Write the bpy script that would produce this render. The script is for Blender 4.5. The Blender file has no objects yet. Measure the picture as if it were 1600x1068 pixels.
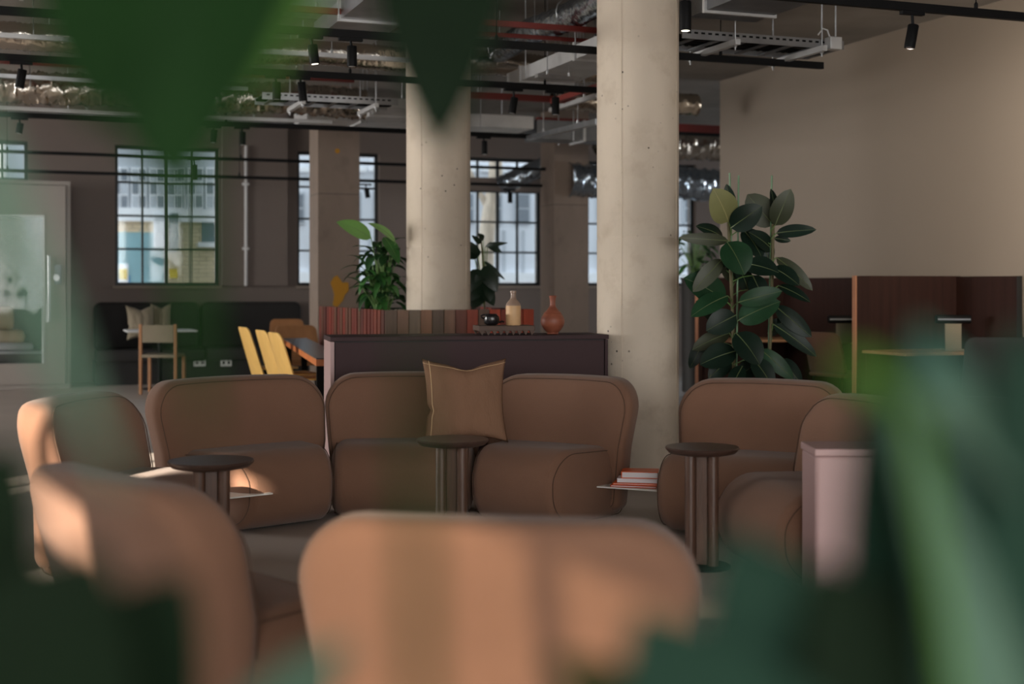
import bpy, bmesh, math, random
from mathutils import Vector, Matrix
random.seed(7)
sc = bpy.context.scene
COL = sc.collection
R = math.radians
# ---------------------------------------------------------------- camera
TH = R(20.6); CT, ST = math.cos(TH), math.sin(TH)
CH = 1.30; FP = 2100.0; HY = 446.0          # eye height, focal length in px (1600 wide), horizon row
def W(x, d, z=0.0):                          # view-aligned plan coordinates -> room coordinates
    return Vector((x*CT + d*ST, -x*ST + d*CT, z))
def P(px, py, d):
    return W((px-800)/FP*d, d, CH-(py-HY)/FP*d)
def GZ(px, d, z):
    return W((px-800)/FP*d, d, z)
def PV(px, py, V):                           # point on a plane of constant room V
    a = (px-800)/FP
    return P(px, py, V/(CT-a*ST))
def FZ(a):                                   # heading: a=0 faces the camera, a>0 turns to the right of the picture
    f = W(math.sin(R(a)), -math.cos(R(a)))
    return math.atan2(-f.x, f.y)
cam_d = bpy.data.cameras.new('camera')
cam = bpy.data.objects.new('camera', cam_d); COL.objects.link(cam)
cam.location = (0, 0, CH); cam.rotation_euler = (R(90), 0, -TH)
cam_d.sensor_width = 36.0; cam_d.lens = FP/1600*36; cam_d.shift_y = (HY-534)/1600
cam_d.clip_start = 0.02
cam_d.dof.use_dof = True; cam_d.dof.focus_distance = 7.6; cam_d.dof.aperture_fstop = 1.75
sc.camera = cam
# ---------------------------------------------------------------- light
wd = bpy.data.worlds.new('world'); sc.world = wd; wd.use_nodes = True
bg = wd.node_tree.nodes['Background']; bg.inputs[0].default_value = (0.80, 0.90, 1.0, 1); bg.inputs[1].default_value = 3.0
def lamp(name, kind, energy, color, loc, target=None, **kw):
    l = bpy.data.lights.new(name, kind); l.energy = energy; l.color = color
    o = bpy.data.objects.new(name, l); COL.objects.link(o); o.location = loc
    if target is not None:
        o.rotation_euler = (Vector(target)-Vector(loc)).to_track_quat('-Z', 'Y').to_euler()
    for k, v in kw.items(): setattr(l, k, v)
    return o
EL = R(18)
sdir = Vector((0.7071*math.cos(EL), 0.7071*math.cos(EL), -math.sin(EL)))
sun = lamp('sun', 'SUN', 19.0, (1.0, 0.87, 0.70), (-12, -6, 9), Vector((-12, -6, 9))+sdir, angle=R(0.6))
# daylight of the glazed left wall and of the glazed wall behind the camera
lamp('daylight_left_windows', 'AREA', 20, (1.0, 0.97, 0.92), (-4.35, 5.0, 2.3), (3.0, 7.5, 0.9), shape='RECTANGLE', size=7.0, size_y=2.2)
lamp('daylight_rear_windows', 'AREA', 720, (1.0, 0.95, 0.89), (0.6, -6.85, 2.0), (2.6, 6, 1.5), shape='RECTANGLE', size=11, size_y=3.0)
lamp('fill_far_left', 'AREA', 950, (1.0, 0.96, 0.91), (-9.35, 13.3, 2.0), (4, 10.5, 1.7), shape='RECTANGLE', size=6.0, size_y=2.2)  # fill lamp added to brighten the back left and the columns' left sides
lamp('fill_far_right', 'AREA', 700, (0.92, 0.96, 1.0), (21.8, 14, 2.0), (8, 16, 2.2), shape='RECTANGLE', size=8.0, size_y=2.6)  # fill lamp added to brighten the dark gap beside the right wall
vs = sc.view_settings
sc.display_settings.display_device = 'sRGB'
vs.view_transform = 'Standard'; vs.look = 'None'; vs.exposure = 0.0; vs.gamma = 1.0; vs.use_curve_mapping = False

# ---------------------------------------------------------------- materials
MATS = {}
def srgb(c):
    return tuple(((v/255)/12.92 if v/255 <= 0.04045 else ((v/255+0.055)/1.055)**2.4) for v in c)
def mat(name, col, rough=0.6, metal=0.0, var=0.0, scale=8.0, bump=0.0, bscale=None, stretch=(1,1,1), spec=None, emit=None, col2=None, detail=4.0, coat=0.0, coord='Object', sheen=0.0):
    m = bpy.data.materials.new(name); m.use_nodes = True
    nt = m.node_tree; b = nt.nodes['Principled BSDF']
    c = srgb(col)
    b.inputs['Base Color'].default_value = (*c, 1); b.inputs['Roughness'].default_value = rough; b.inputs['Metallic'].default_value = metal
    if spec is not None: b.inputs['Specular IOR Level'].default_value = spec
    if coat: b.inputs['Coat Weight'].default_value = coat; b.inputs['Coat Roughness'].default_value = 0.15
    if sheen: b.inputs['Sheen Weight'].default_value = sheen; b.inputs['Sheen Roughness'].default_value = 0.5
    if emit:
        b.inputs['Emission Color'].default_value = (*srgb(emit[0]), 1); b.inputs['Emission Strength'].default_value = emit[1]
    if var or bump or col2:
        tc = nt.nodes.new('ShaderNodeTexCoord'); mp = nt.nodes.new('ShaderNodeMapping'); mp.inputs['Scale'].default_value = stretch
        nt.links.new(tc.outputs[coord], mp.inputs['Vector'])
        n = nt.nodes.new('ShaderNodeTexNoise'); n.inputs['Scale'].default_value = scale; n.inputs['Detail'].default_value = detail
        nt.links.new(mp.outputs['Vector'], n.inputs['Vector'])
        if var or col2:
            r = nt.nodes.new('ShaderNodeValToRGB'); r.color_ramp.elements[0].position = 0.3; r.color_ramp.elements[1].position = 0.7
            c2 = srgb(col2) if col2 else tuple(min(1, v*(1+var)) for v in c)
            c1 = c if col2 else tuple(v*(1-var) for v in c)
            r.color_ramp.elements[0].color = (*c1, 1); r.color_ramp.elements[1].color = (*c2, 1)
            nt.links.new(n.outputs['Fac'], r.inputs['Fac']); nt.links.new(r.outputs['Color'], b.inputs['Base Color'])
        if bump:
            n2 = nt.nodes.new('ShaderNodeTexNoise'); n2.inputs['Scale'].default_value = bscale or scale*4; n2.inputs['Detail'].default_value = 3
            nt.links.new(mp.outputs['Vector'], n2.inputs['Vector'])
            bp = nt.nodes.new('ShaderNodeBump'); bp.inputs['Strength'].default_value = bump; bp.inputs['Distance'].default_value = 0.01
            nt.links.new(n2.outputs['Fac'], bp.inputs['Height']); nt.links.new(bp.outputs['Normal'], b.inputs['Normal'])
    MATS[name] = m
    return m
def concrete(name, col, dark, pit=True):
    m = mat(name, col, 0.78, var=0.12, scale=1.6, bump=0.15, bscale=40, stretch=(1, 1, 0.45))
    nt = m.node_tree; b = nt.nodes['Principled BSDF']
    src = b.inputs['Base Color'].links[0].from_socket
    tc = nt.nodes.new('ShaderNodeTexCoord')
    # cement blotches
    n = nt.nodes.new('ShaderNodeTexNoise'); n.inputs['Scale'].default_value = 4.5; n.inputs['Detail'].default_value = 7; n.inputs['Roughness'].default_value = 0.65
    nt.links.new(tc.outputs['Object'], n.inputs['Vector'])
    rr = nt.nodes.new('ShaderNodeValToRGB'); rr.color_ramp.elements[0].position = 0.52; rr.color_ramp.elements[1].position = 0.74
    nt.links.new(n.outputs['Fac'], rr.inputs['Fac'])
    mx = nt.nodes.new('ShaderNodeMix'); mx.data_type = 'RGBA'
    mul = nt.nodes.new('ShaderNodeMath'); mul.operation = 'MULTIPLY'; mul.inputs[1].default_value = 0.45
    nt.links.new(rr.outputs['Color'], mul.inputs[0]); nt.links.new(mul.outputs[0], mx.inputs[0])
    nt.links.new(src, mx.inputs[6]); mx.inputs[7].default_value = (*srgb(dark), 1)
    out = mx.outputs[2]
    if pit:   # air holes in the cast surface
        v = nt.nodes.new('ShaderNodeTexVoronoi'); v.inputs['Scale'].default_value = 14
        nt.links.new(tc.outputs['Object'], v.inputs['Vector'])
        r2 = nt.nodes.new('ShaderNodeValToRGB'); r2.color_ramp.elements[0].position = 0.07; r2.color_ramp.elements[1].position = 0.12
        r2.color_ramp.elements[0].color = (1, 1, 1, 1); r2.color_ramp.elements[1].color = (0, 0, 0, 1)
        nt.links.new(v.outputs['Distance'], r2.inputs['Fac'])
        n3 = nt.nodes.new('ShaderNodeTexNoise'); n3.inputs['Scale'].default_value = 2.2
        nt.links.new(tc.outputs['Object'], n3.inputs['Vector'])
        r3 = nt.nodes.new('ShaderNodeValToRGB'); r3.color_ramp.elements[0].position = 0.53; r3.color_ramp.elements[1].position = 0.6
        nt.links.new(n3.outputs['Fac'], r3.inputs['Fac'])
        m2 = nt.nodes.new('ShaderNodeMath'); m2.operation = 'MULTIPLY'
        nt.links.new(r2.outputs['Color'], m2.inputs[0]); nt.links.new(r3.outputs['Color'], m2.inputs[1])
        mx2 = nt.nodes.new('ShaderNodeMix'); mx2.data_type = 'RGBA'
        nt.links.new(m2.outputs[0], mx2.inputs[0]); nt.links.new(out, mx2.inputs[6]); mx2.inputs[7].default_value = (*srgb((58, 48, 40)), 1)
        out = mx2.outputs[2]
    nt.links.new(out, b.inputs['Base Color'])
    return m
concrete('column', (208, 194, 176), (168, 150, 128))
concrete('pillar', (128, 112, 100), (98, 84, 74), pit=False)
mat('ceiling', (128, 122, 116), 0.85, var=0.2, scale=1.2, bump=0.1)
mat('wall_dark', (112, 101, 95), 0.85, var=0.04, scale=1.0)
mat('wall_taupe', (138, 126, 114), 0.85, var=0.03, scale=0.8)
mat('wall_white', (190, 186, 180), 0.85, var=0.03, scale=0.8)
mat('floor', (170, 160, 152), 0.5, var=0.08, scale=1.4, bump=0.03)
mat('fabric', (121, 90, 73), 0.95, var=0.07, scale=2.5, bump=0.25, bscale=260, sheen=0.15, spec=0.15)
mat('fabric_seam', (84, 62, 49), 0.95)
mat('linen', (130, 99, 79), 0.95, var=0.10, scale=5, bump=0.35, bscale=120, stretch=(1, 1, 0.25), spec=0.1)
mat('linen_thread', (214, 180, 140), 0.95)
mat('plinth', (22, 20, 19), 0.7)
mat('dark_wood', (84, 60, 48), 0.38, var=0.25, scale=9, stretch=(6, 6, 0.5), bump=0.12, bscale=30)
mat('dark_wood_top', (66, 48, 41), 0.33, var=0.2, scale=6, stretch=(1, 8, 1))
mat('white_metal', (226, 224, 220), 0.35)
mat('mauve', (63, 46, 48), 0.6, spec=0.18, var=0.03, scale=3)
mat('mauve_groove', (30, 22, 24), 0.6)
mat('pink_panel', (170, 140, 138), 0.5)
mat('black', (13, 13, 14), 0.6, spec=0.15)
mat('black_soft', (30, 28, 27), 0.85, var=0.1, scale=6)
mat('black_chair', (36, 33, 30), 0.7)
mat('steel_frame', (16, 22, 24), 0.5)
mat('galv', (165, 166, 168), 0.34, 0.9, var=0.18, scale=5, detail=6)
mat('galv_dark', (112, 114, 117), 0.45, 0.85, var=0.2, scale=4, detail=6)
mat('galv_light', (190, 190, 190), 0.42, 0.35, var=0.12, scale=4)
mat('foil', (205, 198, 188), 0.22, 1.0, bump=0.8, bscale=22)
mat('foil_blue', (190, 205, 220), 0.22, 1.0, bump=0.7, bscale=18)
mat('red_steel', (110, 32, 24), 0.5)
mat('white_paint', (205, 205, 205), 0.5)
mat('pod', (132, 124, 117), 0.45)
mat('pod_in', (70, 74, 70), 0.7)
mat('beige', (205, 176, 138), 0.9, var=0.08, scale=4)
mat('beige_grey', (126, 116, 98), 0.9, var=0.06, scale=5)
mat('yellow_ply', (222, 178, 100), 0.42, var=0.06, scale=3, stretch=(8, 8, 0.6))
mat('tan_ply', (150, 104, 66), 0.5, var=0.08, scale=3, stretch=(8, 8, 0.6))
mat('table_top', (96, 94, 96), 0.28)
mat('orange_wood', (196, 112, 58), 0.45, var=0.12, scale=4, stretch=(6, 1, 1))
mat('booth_wood', (44, 25, 20), 0.6, spec=0.2, var=0.22, scale=3, stretch=(7, 7, 0.35))
mat('booth_edge', (172, 118, 88), 0.5, var=0.1, scale=3, stretch=(7, 7, 0.4))
mat('desk', (168, 126, 92), 0.45)
for i, c in enumerate([(98, 36, 25), (78, 30, 22), (108, 44, 30), (76, 52, 40), (58, 42, 36), (92, 56, 40), (68, 36, 28), (80, 64, 52), (120, 42, 28)]):
    mat('slat%d' % i, c, 0.5, var=0.22, scale=5, stretch=(5, 5, 0.5), bump=0.1)
for i, c in enumerate([(150, 66, 46), (124, 54, 40), (120, 88, 70), (96, 74, 62), (142, 100, 76), (110, 62, 48), (124, 104, 88), (172, 70, 46)]):
    mat('plank%d' % i, c, 0.5, var=0.25, scale=5, stretch=(5, 5, 0.5), bump=0.1)  # front boards brightened in colour, since little light reaches that face
mat('soil', (52, 44, 38), 0.95, var=0.3, scale=30, bump=0.5, bscale=60)
mat('pebble', (176, 170, 160), 0.8, var=0.3, scale=40)
mat('leaf_rubber', (30, 60, 37), 0.4, var=0.25, scale=6, spec=0.2)
mat('leaf_rubber_dark', (20, 36, 27), 0.4, var=0.25, scale=6, spec=0.2)
mat('leaf_rubber_back', (122, 122, 78), 0.55, var=0.12, scale=6)
mat('leaf_rubber_olive', (54, 60, 40), 0.5, var=0.15, scale=6)
mat('midrib', (96, 108, 68), 0.5)
mat('midrib_pale', (168, 160, 110), 0.5)
mat('leaf_lily', (52, 98, 44), 0.38, var=0.3, scale=5)
mat('leaf_lily_dark', (36, 70, 36), 0.38, var=0.3, scale=5)
mat('leaf_lily_pale', (110, 156, 80), 0.4, var=0.12, scale=5)
mat('leaf_dark', (30, 48, 34), 0.4, var=0.2, scale=5)
mat('leaf_fore', (16, 40, 14), 0.7, spec=0.08, var=0.2, scale=12)
mat('leaf_fore_dark', (12, 26, 13), 0.7, spec=0.08, var=0.2, scale=12)
mat('leaf_fore_pale', (74, 98, 84), 0.7, spec=0.08, var=0.1, scale=12)
mat('leaf_fore_blue', (50, 76, 66), 0.7, spec=0.08, var=0.2, scale=12)
mat('leaf_fore_bright', (70, 104, 46), 0.7, spec=0.08, var=0.1, scale=12)
mat('leaf_fore_teal', (24, 46, 36), 0.7, spec=0.08, var=0.2, scale=12)
mat('stem_green', (96, 128, 70), 0.5)
mat('stem_brown', (92, 86, 56), 0.7)
mat('stake', (92, 128, 92), 0.5)
mat('pot_dark', (46, 44, 42), 0.6)
mat('terracotta', (150, 86, 62), 0.5, col2=(118, 62, 46), scale=9, stretch=(1, 1, 2.2))
mat('stoneware', (206, 166, 122), 0.5, var=0.08, scale=6)
mat('stoneware_neck', (146, 122, 106), 0.35)
mat('black_glaze', (26, 24, 26), 0.22)
mat('carved_wood', (78, 56, 44), 0.6, var=0.2, scale=10)
mat('book_white', (232, 230, 234), 0.7)
mat('book_orange', (232, 98, 34), 0.45)
mat('book_orange_dark', (196, 76, 30), 0.5)
mat('lens', (255, 250, 240), 0.3, emit=((255, 244, 225), 3.0))
mat('yellow_paint', (176, 124, 26), 0.8)
mat('socket', (200, 200, 198), 0.4)
mat('brick', (226, 204, 170), 0.9, var=0.12, scale=3)
mat('mortar', (188, 174, 154), 0.95)
mat('ext_white', (244, 244, 246), 0.8)
mat('ext_grey', (186, 190, 196), 0.8, var=0.08, scale=0.6)
mat('ext_lav', (226, 228, 234), 0.8, var=0.05, scale=0.5)
mat('ext_teal', (140, 182, 190), 0.7, var=0.1, scale=0.8)
mat('ext_dark', (92, 106, 114), 0.5)
mat('ext_pane', (128, 134, 142), 0.2)
mat('ext_sign', (232, 200, 70), 0.6)
mat('ext_blue', (60, 140, 190), 0.6)
mat('bark', (214, 196, 176), 0.9, var=0.2, scale=6, stretch=(4, 4, 0.6))
mat('asphalt', (120, 118, 116), 0.9, var=0.1, scale=2)
gm = bpy.data.materials.new('glass'); gm.use_nodes = True; MATS['glass'] = gm
nt = gm.node_tree; nt.nodes.remove(nt.nodes['Principled BSDF'])
t = nt.nodes.new('ShaderNodeBsdfTransparent'); t.inputs[0].default_value = (0.93, 0.96, 0.97, 1)
g = nt.nodes.new('ShaderNodeBsdfGlossy'); g.inputs['Roughness'].default_value = 0.03
fr = nt.nodes.new('ShaderNodeFresnel'); fr.inputs['IOR'].default_value = 1.45
mxs = nt.nodes.new('ShaderNodeMixShader')
nt.links.new(fr.outputs[0], mxs.inputs[0]); nt.links.new(t.outputs[0], mxs.inputs[1]); nt.links.new(g.outputs[0], mxs.inputs[2])
nt.links.new(mxs.outputs[0], nt.nodes['Material Output'].inputs[0])

# ---------------------------------------------------------------- mesh helpers
def rounded(corners, radii, n=6):
    """closed 2-D outline with rounded corners"""
    out = []; N = len(corners)
    for i in range(N):
        p0, p1, p2 = Vector(corners[i-1]), Vector(corners[i]), Vector(corners[(i+1) % N])
        a = (p0-p1).normalized(); b = (p2-p1).normalized(); r = radii[i]
        if r <= 0: out.append((p1.x, p1.y)); continue
        ang = a.angle(b); t = min(r/math.tan(ang/2), (p0-p1).length*0.499, (p2-p1).length*0.499)
        r = t*math.tan(ang/2)
        c = p1 + (a+b).normalized()*(r/math.sin(ang/2))
        s = p1+a*t-c; e = p1+b*t-c
        a0 = math.atan2(s.y, s.x); da = math.atan2(e.y, e.x)-a0
        while da > math.pi: da -= 2*math.pi
        while da < -math.pi: da += 2*math.pi
        for k in range(n+1):
            th = a0+da*k/n; out.append((c.x+r*math.cos(th), c.y+r*math.sin(th)))
    return out
class MB:
    def __init__(s): s.v = []; s.f = []
    def add(s, vs, fs):
        o = len(s.v); s.v += [tuple(v) for v in vs]; s.f += [tuple(i+o for i in f) for f in fs]; return s
    def box(s, x0, x1, y0, y1, z0, z1):
        return s.add([(x0,y0,z0),(x1,y0,z0),(x1,y1,z0),(x0,y1,z0),(x0,y0,z1),(x1,y0,z1),(x1,y1,z1),(x0,y1,z1)],
                     [(0,3,2,1),(4,5,6,7),(0,1,5,4),(1,2,6,5),(2,3,7,6),(3,0,4,7)])
    def bbox(s, x0, x1, y0, y1, z0, z1, r=0.006, axis='z'):
        # box with rounded edges around one axis and softened ends
        if axis == 'z': return s.puff(rounded([(x0,y0),(x1,y0),(x1,y1),(x0,y1)], [r]*4, 2), z0, z1, r*0.8, 0, 2, lambda a, b, c: (a, b, c))
        if axis == 'y': return s.puff(rounded([(x0,z0),(x1,z0),(x1,z1),(x0,z1)], [r]*4, 2), y0, y1, r*0.8, 0, 2, lambda a, b, c: (a, c, b))
        return s.puff(rounded([(y0,z0),(y1,z0),(y1,z1),(y0,z1)], [r]*4, 2), x0, x1, r*0.8, 0, 2, lambda a, b, c: (c, a, b))
    def puff(s, o, y0, y1, r, bulge=0.0, k=4, xf=None, rings=(0.75, 0.45)):
        """outline o extruded from y0 to y1 with rounded rims and domed caps; xf maps (a, b, depth) to 3-D"""
        N = len(o); nr = []
        for i in range(N):
            ax, ay = o[i-1]; bx, by = o[(i+1) % N]
            tx, ty = bx-ax, by-ay; l = math.hypot(tx, ty) or 1; nr.append((ty/l, -tx/l))
        area = sum(o[i-1][0]*o[i][1]-o[i][0]*o[i-1][1] for i in range(N))
        sg = 1 if area > 0 else -1
        cx = sum(p[0] for p in o)/N; cy = sum(p[1] for p in o)/N
        loops = []
        def loop(off, y): loops.append([(o[i][0]-sg*nr[i][0]*off, o[i][1]-sg*nr[i][1]*off, y) for i in range(N)])
        def inner(sc_, off, y): loops.append([(cx+(o[i][0]-sg*nr[i][0]*off-cx)*sc_, cy+(o[i][1]-sg*nr[i][1]*off-cy)*sc_, y) for i in range(N)])
        for q in reversed(rings): inner(q, r, y0-bulge*(1-q*q))
        for j in range(k+1):
            a = math.pi/2*j/k; loop(r*(1-math.sin(a)), y0+r*(1-math.cos(a)))
        for j in range(k+1):
            a = math.pi/2*j/k; loop(r*(1-math.cos(a)), y1-r*(1-math.sin(a)))
        for q in rings: inner(q, r, y1+bulge*(1-q*q))
        vs = [p for l in loops for p in l]; vs += [(cx, cy, y0-bulge), (cx, cy, y1+bulge)]
        fs = []; L = len(loops)
        for a in range(L-1):
            for i in range(N):
                j = (i+1) % N; fs.append((a*N+i, a*N+j, (a+1)*N+j, (a+1)*N+i))
        for i in range(N):
            j = (i+1) % N; fs.append((L*N, j, i)); fs.append((L*N+1, (L-1)*N+i, (L-1)*N+j))
        if xf: vs = [xf(*p) for p in vs]
        else: vs = [(p[0], p[2], p[1]) for p in vs]
        return s.add(vs, fs)
    def tube(s, pts, r, n=8, closed=False, cap=True, rf=None):
        pts = [Vector(p) for p in pts]; N = len(pts); base = len(s.v); fs = []
        ref = None; vs = []
        for i, p in enumerate(pts):
            if closed: t = pts[(i+1) % N]-pts[i-1]
            else: t = pts[min(i+1, N-1)]-pts[max(i-1, 0)]
            t.normalize()
            if ref is None:
                ref = t.orthogonal().normalized()
            ref = (ref-t*ref.dot(t)).normalized(); b = t.cross(ref)
            rr = rf(i) if rf else r
            for k in range(n):
                a = 2*math.pi*k/n; vs.append(p+(ref*math.cos(a)+b*math.sin(a))*rr)
        for i in range(N if closed else N-1):
            j = (i+1) % N
            for k in range(n):
                m = (k+1) % n; fs.append((i*n+k, i*n+m, j*n+m, j*n+k))
        if cap and not closed:
            fs.append(tuple(range(n-1, -1, -1))); fs.append(tuple((N-1)*n+k for k in range(n)))
        return s.add(vs, fs)
    def lathe(s, prof, n=32, c=(0, 0, 0)):
        vs = []; fs = []; L = len(prof)
        for r, z in prof:
            for k in range(n):
                a = 2*math.pi*k/n; vs.append((c[0]+r*math.cos(a), c[1]+r*math.sin(a), c[2]+z))
        for i in range(L-1):
            for k in range(n):
                m = (k+1) % n; fs.append((i*n+k, i*n+m, (i+1)*n+m, (i+1)*n+k))
        fs.append(tuple(range(n-1, -1, -1))); fs.append(tuple((L-1)*n+k for k in range(n)))
        return s.add(vs, fs)
    def build(s, name, m, parent=None, smooth=False, loc=None, rotz=0.0, sharp=35):
        me = bpy.data.meshes.new(name); me.from_pydata(s.v, [], s.f); me.validate(); me.update()
        bmx = bmesh.new(); bmx.from_mesh(me); bmesh.ops.recalc_face_normals(bmx, faces=bmx.faces); bmx.to_mesh(me); bmx.free()
        me.materials.append(MATS[m])
        if smooth:
            me.polygons.foreach_set('use_smooth', [True]*len(me.polygons))
            try: me.set_sharp_from_angle(angle=R(sharp))
            except Exception: pass
        o = bpy.data.objects.new(name, me); COL.objects.link(o)
        if parent: o.parent = parent
        if loc is not None: o.location = loc
        o.rotation_euler = (0, 0, rotz)
        return o
def world_build(mb, name, m, parent=None, smooth=False, origin=None):
    """mesh given in room coordinates; its origin is put at the thing's base"""
    if parent is not None: o = parent.matrix_basis.translation
    else:
        xs = [v[0] for v in mb.v]; ys = [v[1] for v in mb.v]; zs = [v[2] for v in mb.v]
        o = Vector(((min(xs)+max(xs))/2, (min(ys)+max(ys))/2, min(zs)))
    mb.v = [(v[0]-o[0], v[1]-o[1], v[2]-o[2]) for v in mb.v]
    return mb.build(name, m, parent, smooth, None if parent else o)
def tag(o, label, cat, group=None):
    o['label'] = label; o['category'] = cat
    if group: o['group'] = group
    return o
def thing(name, label, cat, loc=(0, 0, 0), rotz=0.0, group=None):
    o = bpy.data.objects.new(name, None); COL.objects.link(o); o.empty_display_size = 0.1
    o.location = loc; o.rotation_euler = (0, 0, rotz)
    return tag(o, label, cat, group)
def struct(o): o['kind'] = 'structure'; return o

# ================================================================ the room
CZ = 3.75; VB = 19.0; UL = -4.5; UR = 8.0; VR = -7.0
struct(world_build(MB().box(-9.5, 22, VR-0.3, VB+0.3, -0.2, 0), 'floor', 'floor'))
struct(world_build(MB().box(UL-0.3, 22, VR-0.3, 9.0, CZ, CZ+0.3).box(-9.8, 22.3, 9.0, VB+0.3, CZ, CZ+0.3), 'ceiling', 'ceiling'))
struct(world_build(MB().box(UL-0.3, 22.3, VR-0.3, 9.0, CZ+0.32, 19).box(-9.8, 22.3, 9.0, VB+0.3, CZ+0.32, 19), 'wall_sun_blocker', 'wall_white'))  # unseen mass added above the slab to keep sun off the facades opposite
def wall_with_openings(name, m, axis, pos, thick, a0, a1, ops):
    """ops: (a0, a1, z0, z1) openings; axis 'u' runs along U at V=pos, 'v' runs along V at U=pos"""
    mb = MB()
    def bx(p0, p1, z0, z1):
        if p1-p0 < 1e-4 or z1-z0 < 1e-4: return
        if axis == 'u': mb.box(p0, p1, pos, pos+thick, z0, z1)
        else: mb.box(pos, pos+thick, p0, p1, z0, z1)
    cur = a0
    for (o0, o1, z0, z1) in sorted(ops):
        bx(cur, o0, 0, CZ); bx(o0, o1, 0, z0); bx(o0, o1, z1, CZ); cur = o1
    bx(cur, a1, 0, CZ)
    return struct(world_build(mb, name, m))
def uw(px): return PV(px, HY, VB).x
WZ0, WZ1 = 1.30, 3.22
wins = [(uw(-75), uw(43), 1.30, WZ1, 3, 4), (uw(180), uw(342), 1.30, WZ1, 4, 4), (uw(465), uw(593), 1.30, WZ1, 4, 4),
        (uw(714), uw(847), 1.30, WZ1, 4, 4), (uw(912), uw(1088), 1.30, WZ1, 5, 4)]
wall_with_openings('wall_back', 'wall_dark', 'u', VB, 0.3, -9.5, 22, [w[:4] for w in wins])
# left wall (out of the picture): unseen openings shaped to cast the sun patches
lw = [(-3.95, -2.0, 0.5, 3.43), (-1.215, -0.35, 2.655, 2.99), (0.96, 1.9, 0.9, 3.05), (4.1, 5.2, 0.5, 3.0)]
wall_with_openings('wall_left', 'wall_white', 'v', UL-0.3, 0.3, VR, 9.0, lw)
struct(world_build(MB().box(-9.5, UL, 8.7, 9.0, 0, CZ), 'wall_left_return', 'wall_dark'))
wall_with_openings('wall_far_left', 'wall_dark', 'v', -9.8, 0.3, 8.7, VB+0.3, [(10.5, 16.5, 0.9, 3.2)])  # unseen opening added to go with the far left fill
wall_with_openings('wall_rear', 'wall_white', 'u', VR-0.3, 0.3, UL-0.3, 22, [(-3.8, -0.4, 0.4, 3.4), (0.4, 3.6, 0.4, 3.4), (4.4, 7.4, 0.4, 3.4)])
struct(world_build(MB().box(UR, UR+0.3, VR-0.3, 14.2, 0, CZ), 'wall_right', 'wall_taupe'))
wall_with_openings('wall_far_right', 'wall_dark', 'v', 22, 0.3, VR-0.3, VB+0.3, [(10, 18, 0.7, 3.3)])  # unseen opening added to go with the far right fill
wn = [0]
def window(u0, u1, z0, z1, nc, nr, panes=True, axis='u', pos=VB, bands=None):
    wn[0] += 1
    y = pos
    def put(mb): return mb
    t = bpy.data.objects.new('window_%d' % wn[0], None); COL.objects.link(t); t['kind'] = 'structure'
    t['label'] = 'black steel multi-pane window'
    t.location = ((u0+u1)/2, y+0.12, z0) if axis == 'u' else (y+0.12, (u0+u1)/2, z0)
    if axis == 'v': t.rotation_euler = (0, 0, R(90))
    w = u1-u0; h = z1-z0
    fr = MB(); b = 0.045
    fr.box(-w/2, -w/2+b, -0.03, 0.03, 0, h).box(w/2-b, w/2, -0.03, 0.03, 0, h).box(-w/2+b, w/2-b, -0.03, 0.03, 0, b).box(-w/2+b, w/2-b, -0.03, 0.03, h-b, h)
    fr.build('window_frame', 'steel_frame', t)
    cw = (w-2*b)/nc; ch = (h-2*b)/nr
    for i in range(1, nc):
        hw = 0.022 if i*2 == nc else 0.014
        MB().box(-w/2+b+i*cw-hw, -w/2+b+i*cw+hw, -0.022, 0.022, b, h-b).build('muntin', 'steel_frame', t)
    for j in range(1, nr):
        MB().box(-w/2+b, w/2-b, -0.018, 0.018, b+j*ch-0.014, b+j*ch+0.014).build('muntin', 'steel_frame', t)
    if panes:
        pm = None
        for i in range(nc):
            for j in range(nr):
                if pm is None:
                    o = MB().box(0, cw-0.02, -0.003, 0.003, 0, ch-0.02).build('pane', 'glass', t); pm = o.data
                else:
                    o = bpy.data.objects.new('pane', pm); COL.objects.link(o); o.parent = t
                o.location = (-w/2+b+i*cw+0.01, 0, b+j*ch+0.01)
    return t
for w in wins:
    t = window(*w)
    MB().box(-(w[1]-w[0])/2-0.03, (w[1]-w[0])/2+0.03, -0.2, -0.1, -0.035, -0.004).build('window_sill', 'wall_taupe', t)
for v0, v1, z0, z1 in lw:
    window(v0, v1, z0, z1, 1 if z1-z0 < 1 else 2, 1 if z1-z0 < 1 else 3, panes=False, axis='v', pos=UL-0.2)

# added sheer sheet over the first left-hand window (out of the picture): softens the sun on the nearest sofa
sm_ = bpy.data.materials.new('sheer'); sm_.use_nodes = True; MATS['sheer'] = sm_
nt = sm_.node_tree; nt.nodes.remove(nt.nodes['Principled BSDF'])
t1 = nt.nodes.new('ShaderNodeBsdfTransparent'); t1.inputs[0].default_value = (0.9, 0.86, 0.8, 1)
t2 = nt.nodes.new('ShaderNodeBsdfTranslucent'); t2.inputs[0].default_value = (0.85, 0.82, 0.76, 1)
mx_ = nt.nodes.new('ShaderNodeMixShader'); mx_.inputs[0].default_value = 0.48
nt.links.new(t1.outputs[0], mx_.inputs[1]); nt.links.new(t2.outputs[0], mx_.inputs[2]); nt.links.new(mx_.outputs[0], nt.nodes['Material Output'].inputs[0])
bl = thing('sun_diffuser', 'pale sheer sun diffuser added on the left wall, outside the picture', 'diffuser', (UL+0.03, -2.95, 0.6))
MB().box(-0.001, 0.001, -1.02, 1.02, 0, 2.88).build('diffuser_cloth', 'sheer', bl)
MB().tube([(0, -1.05, 2.9), (0, 1.05, 2.9)], 0.025, 10).build('diffuser_roller', 'white_paint', bl, True)
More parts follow.
